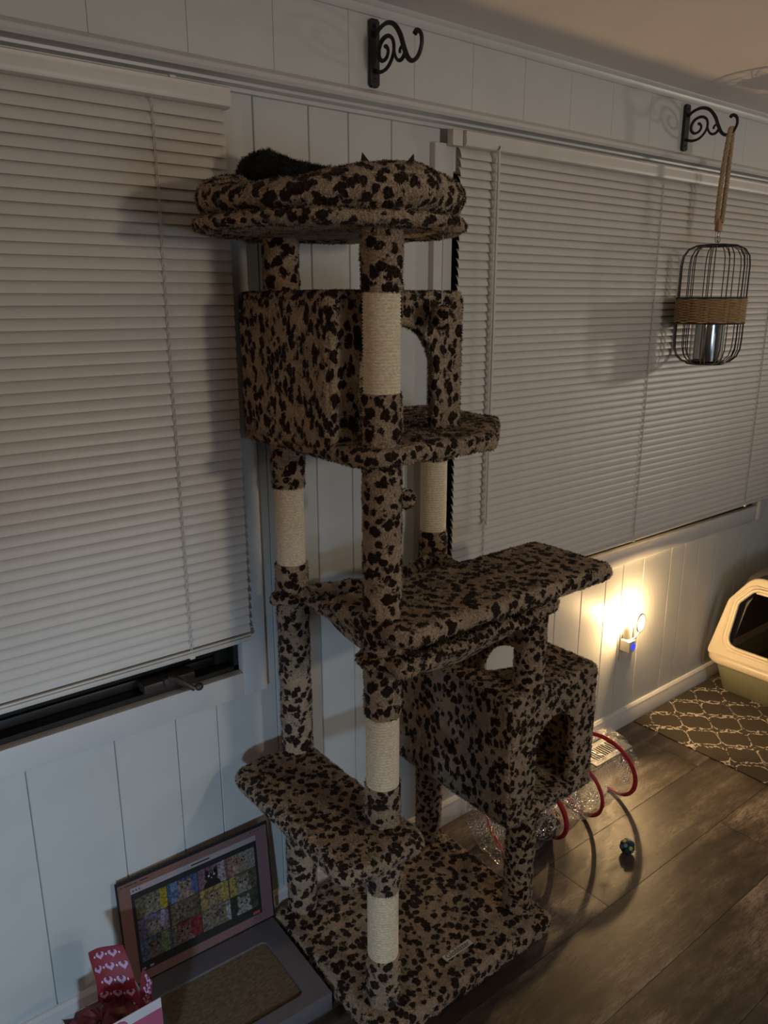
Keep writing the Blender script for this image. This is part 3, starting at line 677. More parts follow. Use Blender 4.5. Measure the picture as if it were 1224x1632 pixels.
def catbody():
    # lying curled against the rim: hips at the left back, head to the right, chin on the bolster
    ch = MB()
    spine = [((0.775, -0.135, 1.728), 0.050), ((0.800, -0.120, 1.738), 0.058), ((0.845, -0.125, 1.728), 0.056), ((0.900, -0.160, 1.722), 0.050), ((0.945, -0.215, 1.722), 0.043), ((0.955, -0.262, 1.735), 0.036)]
    P = []; R_ = []
    for i in range(len(spine) - 1):
        for s in range(6):
            t = s / 6; P.append(Vector(spine[i][0]).lerp(Vector(spine[i + 1][0]), t)); R_.append(spine[i][1] * (1 - t) + spine[i + 1][1] * t)
    P.append(Vector(spine[-1][0])); R_.append(spine[-1][1])
    k = len(P)
    R_ = [r * min(1, 0.35 + 1.2 * (i / 5)) if i < 4 else r for i, r in enumerate(R_)]
    ch.add(tube(P, 1.0, 22, rf=lambda t: R_[min(k - 1, int(round(t * (k - 1))))]))
    hd = Vector((0.956, -0.290, 1.727))
    ch.add(sphere(hd, 0.044, 26, 16, (1.10, 0.95, 0.86)))
    ch.add(sphere(hd + Vector((0.004, -0.036, -0.012)), 0.021, 16, 10, (1.1, 1, 0.8)))          # muzzle
    ch.add(tube([(0.765, -0.150, 1.715), (0.735, -0.185, 1.708), (0.730, -0.235, 1.706), (0.750, -0.285, 1.705), (0.785, -0.315, 1.705)], 0.016, 12, rf=lambda t: 1.15 - 0.5 * t))   # tail
    for dx in (-0.03, 0.03): ch.add(tube([(0.93 + dx, -0.245, 1.712), (0.915 + dx, -0.30, 1.704), (0.90 + dx, -0.335, 1.704)], 0.016, 10))   # forelegs
    bm = bmesh.new()
    for vtx in ch.v: bm.verts.new(vtx)
    bm.verts.ensure_lookup_table()
    for q in ch.f:
        try: bm.faces.new([bm.verts[i] for i in q])
        except ValueError: pass
    me = bpy.data.meshes.new('c'); bm.to_mesh(me); bm.free()
    o = bpy.data.objects.new('c', me); COL.objects.link(o)
    md = o.modifiers.new('r', 'REMESH'); md.mode = 'VOXEL'; md.voxel_size = 0.0045
    md2 = o.modifiers.new('s', 'SMOOTH'); md2.iterations = 4; md2.factor = 0.5
    m2 = bpy.data.meshes.new_from_object(o.evaluated_get(bpy.context.evaluated_depsgraph_get()))
    vf = [v.co + noise.noise_vector(v.co * 130) * 0.0022 for v in m2.vertices], [list(p.vertices) for p in m2.polygons]
    bpy.data.objects.remove(o); bpy.data.meshes.remove(m2); bpy.data.meshes.remove(me)
    return vf
part('body', catbody(), 'cat', CT, 80)
for tip, base, w in (((0.893, -0.300, 1.7795), (0.913, -0.298, 1.750), -1), ((1.010, -0.302, 1.789), (0.988, -0.300, 1.752), 1)):
    t, bc = Vector(tip), Vector(base); V = []
    for k, (u, rad) in enumerate(((0, 0.020), (0.35, 0.0165), (0.7, 0.0085), (1, 0.0006))):
        for j in range(12):
            a = 2 * PI * j / 12; V.append(bc.lerp(t, u) + Vector((math.cos(a) * rad, math.sin(a) * rad * 0.42, -0.010 * (1 - u))))
    F = [[k * 12 + j, k * 12 + (j + 1) % 12, (k + 1) * 12 + (j + 1) % 12, (k + 1) * 12 + j] for k in range(3) for j in range(12)] + [[36 + j for j in range(12)]]
    e = part('ear', (V, F), 'cat', CT, 80)
hd = Vector((0.956, -0.290, 1.727))
for dx in (-0.018, 0.020): part('eye', sphere(hd + Vector((dx, -0.036, 0.006)), 0.0065, 12, 8), 'tag', CT)
part('nose', sphere(hd + Vector((0.004, -0.058, -0.006)), 0.0045, 10, 6, (1.3, 0.7, 0.8)), 'cat_ear', CT)

# ------------------------------------------------------------------ iron brackets
def bracket(label, x, z0, z1, yf=1.0):
    t = thing('wall_bracket', label, 'bracket', (x, -0.004, z0), 'scrolled iron wall brackets')
    zc = (z0 + z1) / 2
    mb = MB().add(filled_plate(x, z0, z1))
    part('back_plate', mb, 'iron', t)
    def arc(cx, cz, r0, r1, a0, a1, n=22):
        return [(x, cx + (r0 + (r1 - r0) * i / n) * math.cos(math.radians(a0 + (a1 - a0) * i / n)), cz + (r0 + (r1 - r0) * i / n) * math.sin(math.radians(a0 + (a1 - a0) * i / n))) for i in range(n + 1)]
    # y runs outward (negative); z up.  main arm: over the top from the plate to the hook
    def sm(pts, n=8):
        P = [Vector((x, p[0], p[1])) for p in pts]; out = []
        for i in range(len(P) - 1):
            p0 = P[max(0, i - 1)]; p1 = P[i]; p2 = P[i + 1]; p3 = P[min(len(P) - 1, i + 2)]
            for k in range(n):
                s = k / n; out.append(0.5 * ((2 * p1) + (p2 - p0) * s + (2 * p0 - 5 * p1 + 4 * p2 - p3) * s * s + (-p0 + 3 * p1 - 3 * p2 + p3) * s ** 3))
        return out + [P[-1]]
    k = yf
    arm = [(-0.010, 2.071), (-0.026, 2.083), (-0.050, 2.088), (-0.074, 2.080), (-0.094, 2.058), (-0.107, 2.030), (-0.120, 2.008), (-0.136, 2.000), (-0.152, 2.006), (-0.162, 2.024), (-0.160, 2.043), (-0.148, 2.052), (-0.140, 2.047)]
    part('arm', tube(sm([(a * k, b_) for a, b_ in arm]), 0.0052, 8, flat=0.8), 'iron', t)
    sp = [(-0.010, 2.006), (-0.028, 2.000), (-0.050, 2.003), (-0.066, 2.016), (-0.074, 2.034), (-0.070, 2.053), (-0.055, 2.063), (-0.036, 2.060), (-0.024, 2.046), (-0.024, 2.030), (-0.035, 2.020), (-0.049, 2.023), (-0.055, 2.034), (-0.050, 2.044), (-0.044, 2.045)]
    part('scroll', tube(sm([(a * k, b_) for a, b_ in sp]), 0.0046, 8, flat=0.8), 'iron', t)
    s2 = [(-0.073, 2.040), (-0.076, 2.026), (-0.084, 2.013), (-0.096, 2.009), (-0.107, 2.016), (-0.109, 2.028), (-0.101, 2.034), (-0.094, 2.029), (-0.094, 2.023)]
    part('small_scroll', tube(sm([(a * k, b_) for a, b_ in s2]), 0.0040, 8, flat=0.8), 'iron', t)
    for z in (z0 + 0.014, z1 - 0.014): part('screw', sphere((x, -0.0115, z), 0.004, 10, 6, (1, 0.6, 1)), 'iron', t)
    return t
def filled_plate(x, z0, z1):
    w = 0.0125; c = 0.005
    pts = [(x - w + c, z0), (x + w - c, z0), (x + w, z0 + c), (x + w, z1 - c), (x + w - c, z1), (x - w + c, z1), (x - w, z1 - c), (x - w, z0 + c)]
    return xf(filled([pts], 0.009, 0.0015, 1), Matrix.Translation((0, -0.0065, 0)) @ XZ)
bracket('empty black iron scroll bracket on the wall above the cat bed', 1.148, 1.974, 2.106)
bracket('black iron scroll bracket carrying the rope of the cage lantern', 2.364, 1.974, 2.106, 1.06)

# ------------------------------------------------------------------ cage lantern
LX, LY = 2.360, -0.151
LT = thing('cage_lantern', 'black wire cage lantern with a rattan band, hanging from a jute rope', 'lantern', (LX, LY, 1.335))
ZB, ZT, CR = 1.335, 1.690, 0.100
wp = [(0.052, ZB), (0.072, ZB + 0.006), (0.090, ZB + 0.022), (0.0985, ZB + 0.045), (CR, ZB + 0.075), (CR, ZT - 0.060), (0.096, ZT - 0.032), (0.082, ZT - 0.012), (0.060, ZT - 0.002), (0.030, ZT)]
wm = None
for k in range(11):
    for s in (-1, 1):
        a = 2 * PI * (k + 0.25) / 11 + s * 0.075
        if wm is None:
            wm = MB().add(tube([(r, 0, z - ZB) for r, z in wp], 0.0016, 6)).mesh('wire', 'wire', (0, 0, 0), 60)
        o = obj('wire', wm, LT); o.rotation_euler = (0, 0, a)
def ring(r, z, t, n=44): return tube([(LX + r * math.cos(2 * PI * i / n), LY + r * math.sin(2 * PI * i / n), z) for i in range(n)], t, 8, True)
part('top_ring', ring(0.034, ZT, 0.0028), 'wire', LT); part('top_ring', ring(0.060, ZT - 0.002, 0.002), 'wire', LT)
part('bottom_tray', lathe([(0.054, 0.0), (0.058, 0.002), (0.058, 0.007), (0.054, 0.009)], (LX, LY, ZB - 0.004), 40), 'wire', LT)
RB0, RB1 = 1.4585, 1.534
for z in (RB0, RB1): part('hoop', ring(CR + 0.002, z, 0.0026), 'wire', LT)
nst = 22; rows = 18
for i in range(rows):
    z = RB0 + 0.004 + (RB1 - RB0 - 0.008) * i / (rows - 1); pts = []
    for j in range(nst * 6):
        a = 2 * PI * j / (nst * 6); pts.append((LX + (CR + 0.0012 + 0.0026 * math.cos(a * nst / 2 + PI * i)) * math.cos(a), LY + (CR + 0.0012 + 0.0026 * math.cos(a * nst / 2 + PI * i)) * math.sin(a), z))
    part('rattan_strand', tube(pts, 0.0022, 6, True), 'rattan', LT)
# rope
HKZ = 2.0065
def twist(path, r, tw, name):
    mb = MB()
    for ph in (0, 2 * PI / 3, 4 * PI / 3):
        P = []; L = 0
        for i, p in enumerate(path):
            if i: L += (Vector(p) - Vector(path[i - 1])).length
            d = (Vector(path[min(i + 1, len(path) - 1)]) - Vector(path[max(i - 1, 0)])).normalized(); n1 = d.cross(Vector((1, 0.3, 0.1))).normalized(); n2 = d.cross(n1)
            a = ph + L * tw; P.append(Vector(p) + (n1 * math.cos(a) + n2 * math.sin(a)) * r * 0.55)
        mb.add(tube(P, r * 0.62, 6))
    return part(name, mb, 'jute', LT, 80)
hy = -0.1365; path = []
for i in range(40): t = i / 39; path.append((LX - 0.0075 - 0.002 * math.sin(PI * t), LY + 0.004 - 0.010 * math.sin(t * PI * 0.5) * 0 - 0.012 * t ** 2, 1.755 + (HKZ - 1.755) * t))
for i in range(1, 9): a = PI * i / 9; path.append((LX - 0.0075 * math.cos(a), LY - 0.008 + 0.0 * a, HKZ + 0.0085 * math.sin(a)))
for i in range(40): t = 1 - i / 39; path.append((LX + 0.0075 + 0.002 * math.sin(PI * t), LY - 0.004 + 0.012 * 0 - 0.004 * t, 1.755 + (HKZ - 1.755) * t))
twist(path, 0.0070, 220, 'rope')
part('leather_tab', wobble(rbox(LX - 0.013, LX + 0.013, LY - 0.007, LY + 0.007, 1.728, 1.764, 0.004), 0.001), 'leather', LT)
for k, (dx, z, ax) in enumerate(((-0.006, 1.721, 0), (0.007, 1.721, 0), (-0.004, 1.706, 1), (0.006, 1.706, 1), (0.001, 1.695, 0))):
    pts = [((LX + dx + 0.0055 * math.cos(a)) if ax == 0 else LX + dx, LY + (0 if ax == 0 else 0.0055 * math.cos(a)), z + 0.0085 * math.sin(a)) for a in [2 * PI * i / 16 for i in range(16)]]
    part('chain_link', tube(pts, 0.0012, 6, True), 'steel', LT)
# glass with a metal cup inside the cage
GT = thing('candle_glass', 'silver candle cylinder in a clear glass sleeve, standing inside the cage lantern', 'candle holder', (LX, LY, ZB + 0.005))
g0 = ZB + 0.0055
part('glass_sleeve', lathe([(0.046, 0.0), (0.050, 0.002), (0.050, 0.128), (0.0475, 0.128), (0.0475, 0.005), (0.01, 0.004)], (LX, LY, g0), 40, capped=False), 'glass', GT)
part('candle_cup', lathe([(0.001, 0.0), (0.037, 0.0), (0.038, 0.003), (0.038, 0.117), (0.036, 0.119), (0.036, 0.09), (0.001, 0.088)], (LX, LY, g0 + 0.005), 40, capped=False), 'mirror_can', GT)

# ------------------------------------------------------------------ outlet and night light
NX = 2.288
OT = thing('wall_outlet', 'white wall outlet plate behind the lit night light', 'outlet', (NX, 0, 0.275))
part('cover_plate', rbox(NX - 0.035, NX + 0.035, -0.0055, 0.002, 0.276, 0.392, 0.003), 'plate', OT)
for z in (0.311, 0.357):
    s = part('socket', rbox(NX - 0.016, NX + 0.016, -0.0075, -0.004, z - 0.013, z + 0.013, 0.003), 'plate', OT)
    part('slot', MB().add(box(NX - 0.0075, NX - 0.0055, -0.0079, -0.006, z - 0.004, z + 0.006)).add(box(NX + 0.0055, NX + 0.0075, -0.0079, -0.006, z - 0.003, z + 0.005)), 'dark', s)
NT = thing('night_light', 'glowing amber plug-in night light with an oval shade and blue dial', 'night light', (NX - 0.006, -0.03, 0.335))
bx_ = NX - 0.026
part('housing', rbox(bx_ - 0.018, bx_ + 0.018, -0.048, -0.0085, 0.322, 0.366, 0.004), 'plate', NT)
part('socket_cup', lathe([(0.010, 0.0), (0.012, 0.004), (0.0095, 0.044), (0.006, 0.056)], (bx_ + 0.003, -0.018, 0.365), 20), 'plate', NT)
part('dial', xf(lathe([(0.0115, 0.0), (0.0115, 0.003), (0.008, 0.004)], (0, 0, 0), 20), Matrix.Translation((bx_ + 0.004, -0.0475, 0.344)) @ Matrix.Rotation(PI / 2, 4, 'X')), 'led', NT, label='glowing blue dial')
part('bulb', lathe([(0.003, 0.0), (0.0062, 0.002), (0.0080, 0.008), (0.0070, 0.013), (0.004, 0.0165), (0.0006, 0.018)], (bx_ + 0.003, -0.018, 0.420), 16), 'bulb', NT, 80)
ov = [(0.025 * math.cos(2 * PI * i / 36), 0.0335 * math.sin(2 * PI * i / 36)) for i in range(36)]
part('oval_shade', xf(filled([ov], 0.003, 0.001, 1), Matrix.Translation((bx_ + 0.020, -0.0605, 0.434)) @ XZ), 'shade', NT)
part('shade_rim', tube([(bx_ + 0.020 + a, -0.0605, 0.434 + b_) for a, b_ in ov], 0.0024, 6, True), 'crank', NT)
part('shade_bracket', tube([(bx_, -0.043, 0.372), (bx_ + 0.003, -0.052, 0.378), (bx_ + 0.019, -0.0605, 0.401)], 0.003, 6), 'plate', NT)

# ------------------------------------------------------------------ floor register
VT = thing('floor_vent', 'cream metal floor register beside the baseboard', 'vent', (2.11, -0.075, 0))
part('frame', xf(filled([[(-0.10, -0.048), (0.10, -0.048), (0.10, 0.048), (-0.10, 0.048)]] + [[(-0.073 + 0.0122 * i, -0.026), (-0.066 + 0.0122 * i, -0.026), (-0.066 + 0.0122 * i, 0.026), (-0.073 + 0.0122 * i, 0.026)][::-1] for i in range(12)], 0.005, 0.001, 1), Matrix.Translation((2.105, -0.070, 0.0030))), 'vent', VT)
part('duct_shade', box(2.105 - 0.085, 2.105 + 0.085, -0.10, -0.04, 0.0002, 0.0012), 'dark', VT)  # thin dark sheet on the floor, painting the duct's shade below the slots

# ------------------------------------------------------------------ crinkle tunnel
TY, TR = -0.222, 0.112
TT = thing('cat_tunnel', 'clear crinkle cat tunnel with a red spiral hoop, under the plush house', 'cat tunnel', (1.70, TY, 0))
hx = []
turns = 3.35
for i in range(170):
    t = i / 169; a = -PI / 2 - 2.15 + 2 * PI * turns * t; x = 1.385 + 0.548 * t
    hx.append((x, TY + TR * math.cos(a), TR + 0.0065 + TR * math.sin(a)))
part('spiral_hoop', tube(hx, 0.0070, 8, flat=0.8), 'red', TT)
V = []; F = []; n1, n2 = 40, 36
for i in range(n1 + 1):
    for j in range(n2):
        a = 2 * PI * j / n2; x = 1.39 + 0.535 * i / n1; pin = 0.010 * math.sin(PI * i / n1 * turns * 2) ** 2
        p = Vector((x, TY + (TR - 0.004 - pin) * math.cos(a), TR + 0.0065 + (TR - 0.004 - pin) * math.sin(a))); p += noise.noise_vector(p * 40) * 0.006; p.z = max(p.z, 0.002); V.append(p)
for i in range(n1):
    for j in range(n2): F.append([i * n2 + j, i * n2 + (j + 1) % n2, (i + 1) * n2 + (j + 1) % n2, (i + 1) * n2 + j])
part('film', (V, F), 'film', TT, 20)
# plush wedge lying behind the hoops
V, F = sphere((1.585, -0.245, 0.052), 0.05, 24, 14, (1.15, 0.75, 0.95), fn=lambda d: 1 + 0.10 * noise.noise(d * 3) + 0.04 * noise.noise(d * 9) - 0.25 * max(0, d.z) * max(0, d.x))
single('plush_cushion', ([Vector((v.x, v.y, max(v.z, 0.012))) for v in V], F), 'fur_small', (1.585, -0.245, 0.012), 'small leopard-print plush piece behind the red tunnel hoops', 'cat toy')
# ------------------------------------------------------------------ ball
B = (1.722, -0.432, 0.0215)
bm_ = ['ink']; BT = thing('toy_ball', 'small patchwork ball in blue, green and yellow on the floor', 'ball', (B[0], B[1], 0))
M['b_core'] = plain('ball_core', (0.012, 0.030, 0.040), 0.6, 0.2, 90.0)
bc_ = {'blue': (0.16, 0.26, 0.46), 'navy': (0.030, 0.022, 0.16), 'green': (0.02, 0.11, 0.07), 'lime': (0.48, 0.52, 0.10), 'sky': (0.22, 0.36, 0.50)}
for k, v in bc_.items(): M['b_' + k] = plain('ball_' + k, v, 0.6, 0.1, 80.0)
part('core', sphere(B, 0.0205, 24, 14), 'b_core', BT, 80)
ga = PI * (3 - math.sqrt(5)); cols = ['blue', 'lime', 'navy', 'green', 'sky', 'green', 'blue', 'lime', 'navy']
for i in range(24):
    z = 1 - 2 * (i + 0.5) / 24; a = ga * i; d = Vector((math.sqrt(1 - z * z) * math.cos(a), math.sqrt(1 - z * z) * math.sin(a), z))
    q = d.to_track_quat('Z', 'Y').to_matrix().to_4x4()
    part('patch', xf(lathe([(0.0062, -0.001), (0.0060, 0.0008), (0.0035, 0.0016), (0.0002, 0.0018)], (0, 0, 0), 7), Matrix.Translation(Vector(B) + d * 0.0200) @ q), 'b_' + cols[i % 9], BT, 60)

# ------------------------------------------------------------------ mat and litter box
mo = (2.76, -0.47, 0)
single('trellis_mat', rbox(2.357, 3.30, -0.93, -0.020, 0.0004, 0.0050, 0.0018), 'mat', (2.83, -0.47, 0), 'dark brown mat with a white trellis pattern beneath the litter box', 'mat')
LB = thing('litter_box', 'hooded cream litter box with a dark open front, standing on the trellis mat', 'litter box', (3.03, -0.275, 0.005))
def rr(x0, x1, y0, y1, r, z, n=7):
    out = []
    for cx, cy, a0 in ((x1 - r, y1 - r, 0), (x0 + r, y1 - r, 90), (x0 + r, y0 + r, 180), (x1 - r, y0 + r, 270)):
        for i in range(n + 1): a = math.radians(a0 + 90 * i / n); out.append(Vector((cx + r * math.cos(a), cy + r * math.sin(a), z)))
    return out
def loft(rings, cap0=True, cap1=True):
    n = len(rings[0]); V = [p for r in rings for p in r]; F = []
    for k in range(len(rings) - 1):
        for i in range(n): F.append([k * n + i, k * n + (i + 1) % n, (k + 1) * n + (i + 1) % n, (k + 1) * n + i])
    if cap0: F.append(list(range(n))[::-1])
    if cap1: F.append([(len(rings) - 1) * n + i for i in range(n)])
    return V, F
part('pan', loft([rr(2.850, 3.310, -0.470, -0.090, 0.05, 0.0052), rr(2.842, 3.318, -0.478, -0.082, 0.05, 0.010), rr(2.812, 3.345, -0.505, -0.052, 0.06, 0.135),
                  rr(2.818, 3.339, -0.499, -0.058, 0.055, 0.135), rr(2.848, 3.312, -0.472, -0.088, 0.05, 0.016)], True, True), 'pan', LB, 50)
M['litter'] = plain('grey_litter', (0.20, 0.18, 0.15), 0.95, 0.4, 300.0, 0.8)
lt = part('litter_fill', loft([rr(2.845, 3.315, -0.475, -0.085, 0.05, 0.018), rr(2.836, 3.322, -0.482, -0.078, 0.05, 0.055)]), 'litter', LB, 50); lt['kind'] = 'stuff'
rim_ = [rr(2.796, 3.362, -0.522, -0.034, 0.070, 0.132), rr(2.788, 3.370, -0.528, -0.028, 0.075, 0.140), rr(2.788, 3.370, -0.528, -0.028, 0.075, 0.160), rr(2.794, 3.364, -0.522, -0.034, 0.07, 0.168), rr(2.806, 3.352, -0.510, -0.046, 0.06, 0.170), rr(2.806, 3.352, -0.510, -0.046, 0.06, 0.132)]
rim_ = rim_ + [rim_[0]]
part('lower_rim', loft(rim_, False, False), 'hood', LB, 50)
# hood shell (open below), front panel sloping back with a big rounded opening
sh_o = [rr(2.840, 3.345, -0.506, -0.050, 0.06, 0.165), rr(2.900, 3.335, -0.496, -0.062, 0.07, 0.36), rr(2.925, 3.320, -0.480, -0.085, 0.08, 0.455), rr(2.960, 3.290, -0.440, -0.125, 0.08, 0.500), rr(3.000, 3.250, -0.395, -0.170, 0.07, 0.512)]
n_ = len(sh_o[0])
V, F = loft(sh_o, False, True)
F = [f for f in F if not (len(f) == 4 and f[0] % n_ == 15 and f[0] // n_ < 3)]
part('hood_shell', (V, F), 'hood_in', LB, 60)
th = math.atan2(0.09, 0.315); YZs = Matrix.Translation((2.812, 0, 0.158)) @ Matrix.Rotation(th, 4, 'Y') @ YZ
fo = [tuple(p[:2]) for p in roundpoly([(-0.520, 0.0, 0.02), (-0.036, 0.0, 0.02), (-0.070, 0.23, 0.05), (-0.145, 0.345, 0.08), (-0.411, 0.345, 0.08), (-0.486, 0.23, 0.05)], 0.05, 7)]
hole = [tuple(p[:2]) for p in roundpoly([(-0.452, 0.050, 0.05), (-0.104, 0.050, 0.05), (-0.112, 0.230, 0.03), (-0.165, 0.298, 0.05), (-0.391, 0.298, 0.05), (-0.444, 0.230, 0.03)], 0.05, 7)]
fp = part('front_panel', xf(filled([fo, hole[::-1]], 0.022, 0.007, 3), YZs), 'hood', LB, 40)
hc = Vector((-0.278, 0.17))
part('opening_lip', tube([YZs @ Vector((p[0], p[1], -0.010)) for p in [tuple(q[:2]) for q in resample([Vector((a, b_, 0)) for a, b_ in hole], 0.012)]], 0.0075, 8, True), 'hood', fp, 80)
o2 = [((a + 0.278) * 1.13 - 0.278, (b_ - 0.165) * 1.10 + 0.163) for a, b_ in hole]
part('moulded_ridge', tube([YZs @ Vector((a, b_, -0.010)) for a, b_ in o2], 0.0045, 8, True), 'hood', fp, 80)
part('flap_hinge', xf(rbox(-0.39, -0.165, 0.280, 0.300, -0.004, 0.010, 0.004), YZs), 'hood', fp)
part('vent_slot', xf(rbox(-0.345, -0.215, 0.312, 0.328, -0.0125, -0.002, 0.004), YZs), 'dark', fp)

# ------------------------------------------------------------------ laptop-shaped scratcher
SC = thing('cat_scratcher', 'laptop-shaped cardboard cat scratcher with printed cat photos, leaning on the wall', 'cat scratcher', (0.59, -0.18, 0))
RZ = Matrix.Translation((0.60, -0.04, 0)) @ Matrix.Rotation(math.radians(-2.2), 4, 'Z') @ Matrix.Translation((-0.60, 0.04, 0))
LX0, LX1, LY0, LY1, LH = 0.424, 0.782, -0.318, -0.045, 0.046
pad = [tuple(p[:2]) for p in roundpoly([(LX0 + 0.038, LY0 + 0.035), (LX1 - 0.050, LY0 + 0.035), (LX1 - 0.050, LY1 - 0.055), (LX0 + 0.038, LY1 - 0.055)], 0.018, 6)]
part('keyboard_frame', xf(xf(filled([[(LX0, LY0), (LX1, LY0), (LX1, LY1), (LX0, LY1)], pad[::-1]], LH, 0.0012, 1), Matrix.Translation((0, 0, LH / 2))), RZ), 'card_grey', SC)
pm = MB(); px0, px1, py0, py1 = LX0 + 0.036, LX1 - 0.048, LY0 + 0.033, LY1 - 0.053; nr = 44
V = []; F = []
for i in range(nr * 2 + 1):
    yy = py0 + (py1 - py0) * i / (nr * 2); zz = 0.0405 if i % 2 else 0.0375
    for j in range(25):
        xx = px0 + (px1 - px0) * j / 24; V.append(Vector((xx, yy, zz + fz((xx, yy, 0), 60, 0.0015))))
for i in range(nr * 2):
    for j in range(24): F.append([i * 25 + j, i * 25 + j + 1, (i + 1) * 25 + j + 1, (i + 1) * 25 + j])
pm.add(xf((V, F), RZ)); pm.add(xf(box(px0, px1, py0, py1, 0.001, 0.034), RZ))
part('scratch_pad', pm, 'card_pad', SC, 0)
# screen: local 2D x along the wall, y up the panel
SH, SWd = 0.262, LX1 - LX0 + 0.010
lean = math.radians(-5.0)
SM = Matrix.Translation((LX0 - 0.004, -0.046, LH + 0.001)) @ Matrix.Rotation(lean, 4, 'X') @ Matrix(((1, 0, 0, 0), (0, 0, -1, 0), (0, 1, 0, 0), (0, 0, 0, 1)))
def scr(x0, x1, y0, y1, z0, z1): return xf(xf(rbox(x0, x1, y0, y1, z0, z1, min(0.0004, (z1 - z0) * 0.3), 1), SM), RZ)
sp_ = part('screen_panel', scr(0, SWd, 0, SH, -0.005, 0.0), 'card_edge', SC)
part('desktop_print', scr(0.004, SWd - 0.004, 0.004, SH - 0.006, 0.0001, 0.0008), 'desktop', sp_)
part('menu_bar', scr(0.004, SWd - 0.004, SH - 0.019, SH - 0.006, 0.0006, 0.0012), 'desktop', sp_)
wx0, wx1, wy0, wy1 = 0.030, SWd - 0.034, 0.028, SH - 0.037
M['titlebar'] = plain('title_bar_print', (0.34, 0.29, 0.31), 0.4, 0.04, 20.0)
part('title_bar', scr(wx0, wx1, wy1 - 0.001, wy1 + 0.014, 0.0007, 0.0013), 'titlebar', sp_)
part('call_window', scr(wx0, wx1, wy0, wy1, 0.0007, 0.0014), 'ink', sp_)
# tiny menu words and icons as printed ticks
tk = MB()
for (a, w) in ((0.010, 0.004), (0.018, 0.018), (0.040, 0.006), (0.054, 0.016), (SWd - 0.048, 0.004), (SWd - 0.038, 0.004), (SWd - 0.028, 0.004)): tk.add(scr(a, a + w, SH - 0.0135, SH - 0.0115, 0.0012, 0.0016))
tk.add(scr(0.170, 0.215, wy1 + 0.0055, wy1 + 0.0085, 0.0013, 0.0017))
for k in range(3): tk.add(xf(xf(lathe([(0.0018, 0), (0.0016, 0.0004)], (wx0 + 0.006 + 0.007 * k, wy1 + 0.007, 0.0013), 10), SM), RZ))
part('menu_print', tk, 'ink', sp_)
M['red_btn'] = plain('red_button_print', (0.42, 0.075, 0.055), 0.5, 0.05, 40.0)
part('leave_button', scr(wx1 - 0.024, wx1 - 0.006, wy0 + 0.003, wy0 + 0.011, 0.0013, 0.0018), 'red_btn', sp_)
part('call_icons', MB().add(scr(wx0 + 0.008, wx0 + 0.013, wy0 + 0.004, wy0 + 0.009, 0.0013, 0.0018)).add(scr(wx0 + 0.022, wx0 + 0.031, wy0 + 0.004, wy0 + 0.009, 0.0013, 0.0018)), 'titlebar', sp_)
tiles = [  # backdrop, fur, accent; rows top to bottom
    ((0.20, 0.18, 0.10), (0.34, 0.29, 0.22), (0.55, 0.42, 0.03)), ((0.10, 0.17, 0.36), (0.42, 0.32, 0.25), (0.20, 0.28, 0.48)), ((0.34, 0.17, 0.24), (0.012, 0.011, 0.012), (0.50, 0.46, 0.46)), ((0.44, 0.40, 0.36), (0.40, 0.29, 0.22), (0.40, 0.22, 0.22)),
    ((0.22, 0.17, 0.36), (0.30, 0.25, 0.19), (0.50, 0.42, 0.60)), ((0.16, 0.13, 0.08), (0.24, 0.19, 0.13), (0.38, 0.36, 0.30)), ((0.46, 0.32, 0.10), (0.42, 0.31, 0.20), (0.55, 0.45, 0.12)), ((0.20, 0.17, 0.12), (0.40, 0.36, 0.30), (0.50, 0.40, 0.10)),
    ((0.13, 0.22, 0.36), (0.26, 0.22, 0.17), (0.30, 0.42, 0.20)), ((0.34, 0.05, 0.05), (0.40, 0.28, 0.24), (0.30, 0.30, 0.22)), ((0.30, 0.26, 0.20), (0.32, 0.25, 0.17), (0.56, 0.56, 0.62)), ((0.10, 0.12, 0.06), (0.48, 0.47, 0.44), (0.05, 0.06, 0.04))]
gx0, gx1, gy0, gy1 = wx0 + 0.006, wx1 - 0.006, wy0 + 0.022, wy1 - 0.013
tw, thh = (gx1 - gx0) / 4, (gy1 - gy0) / 3
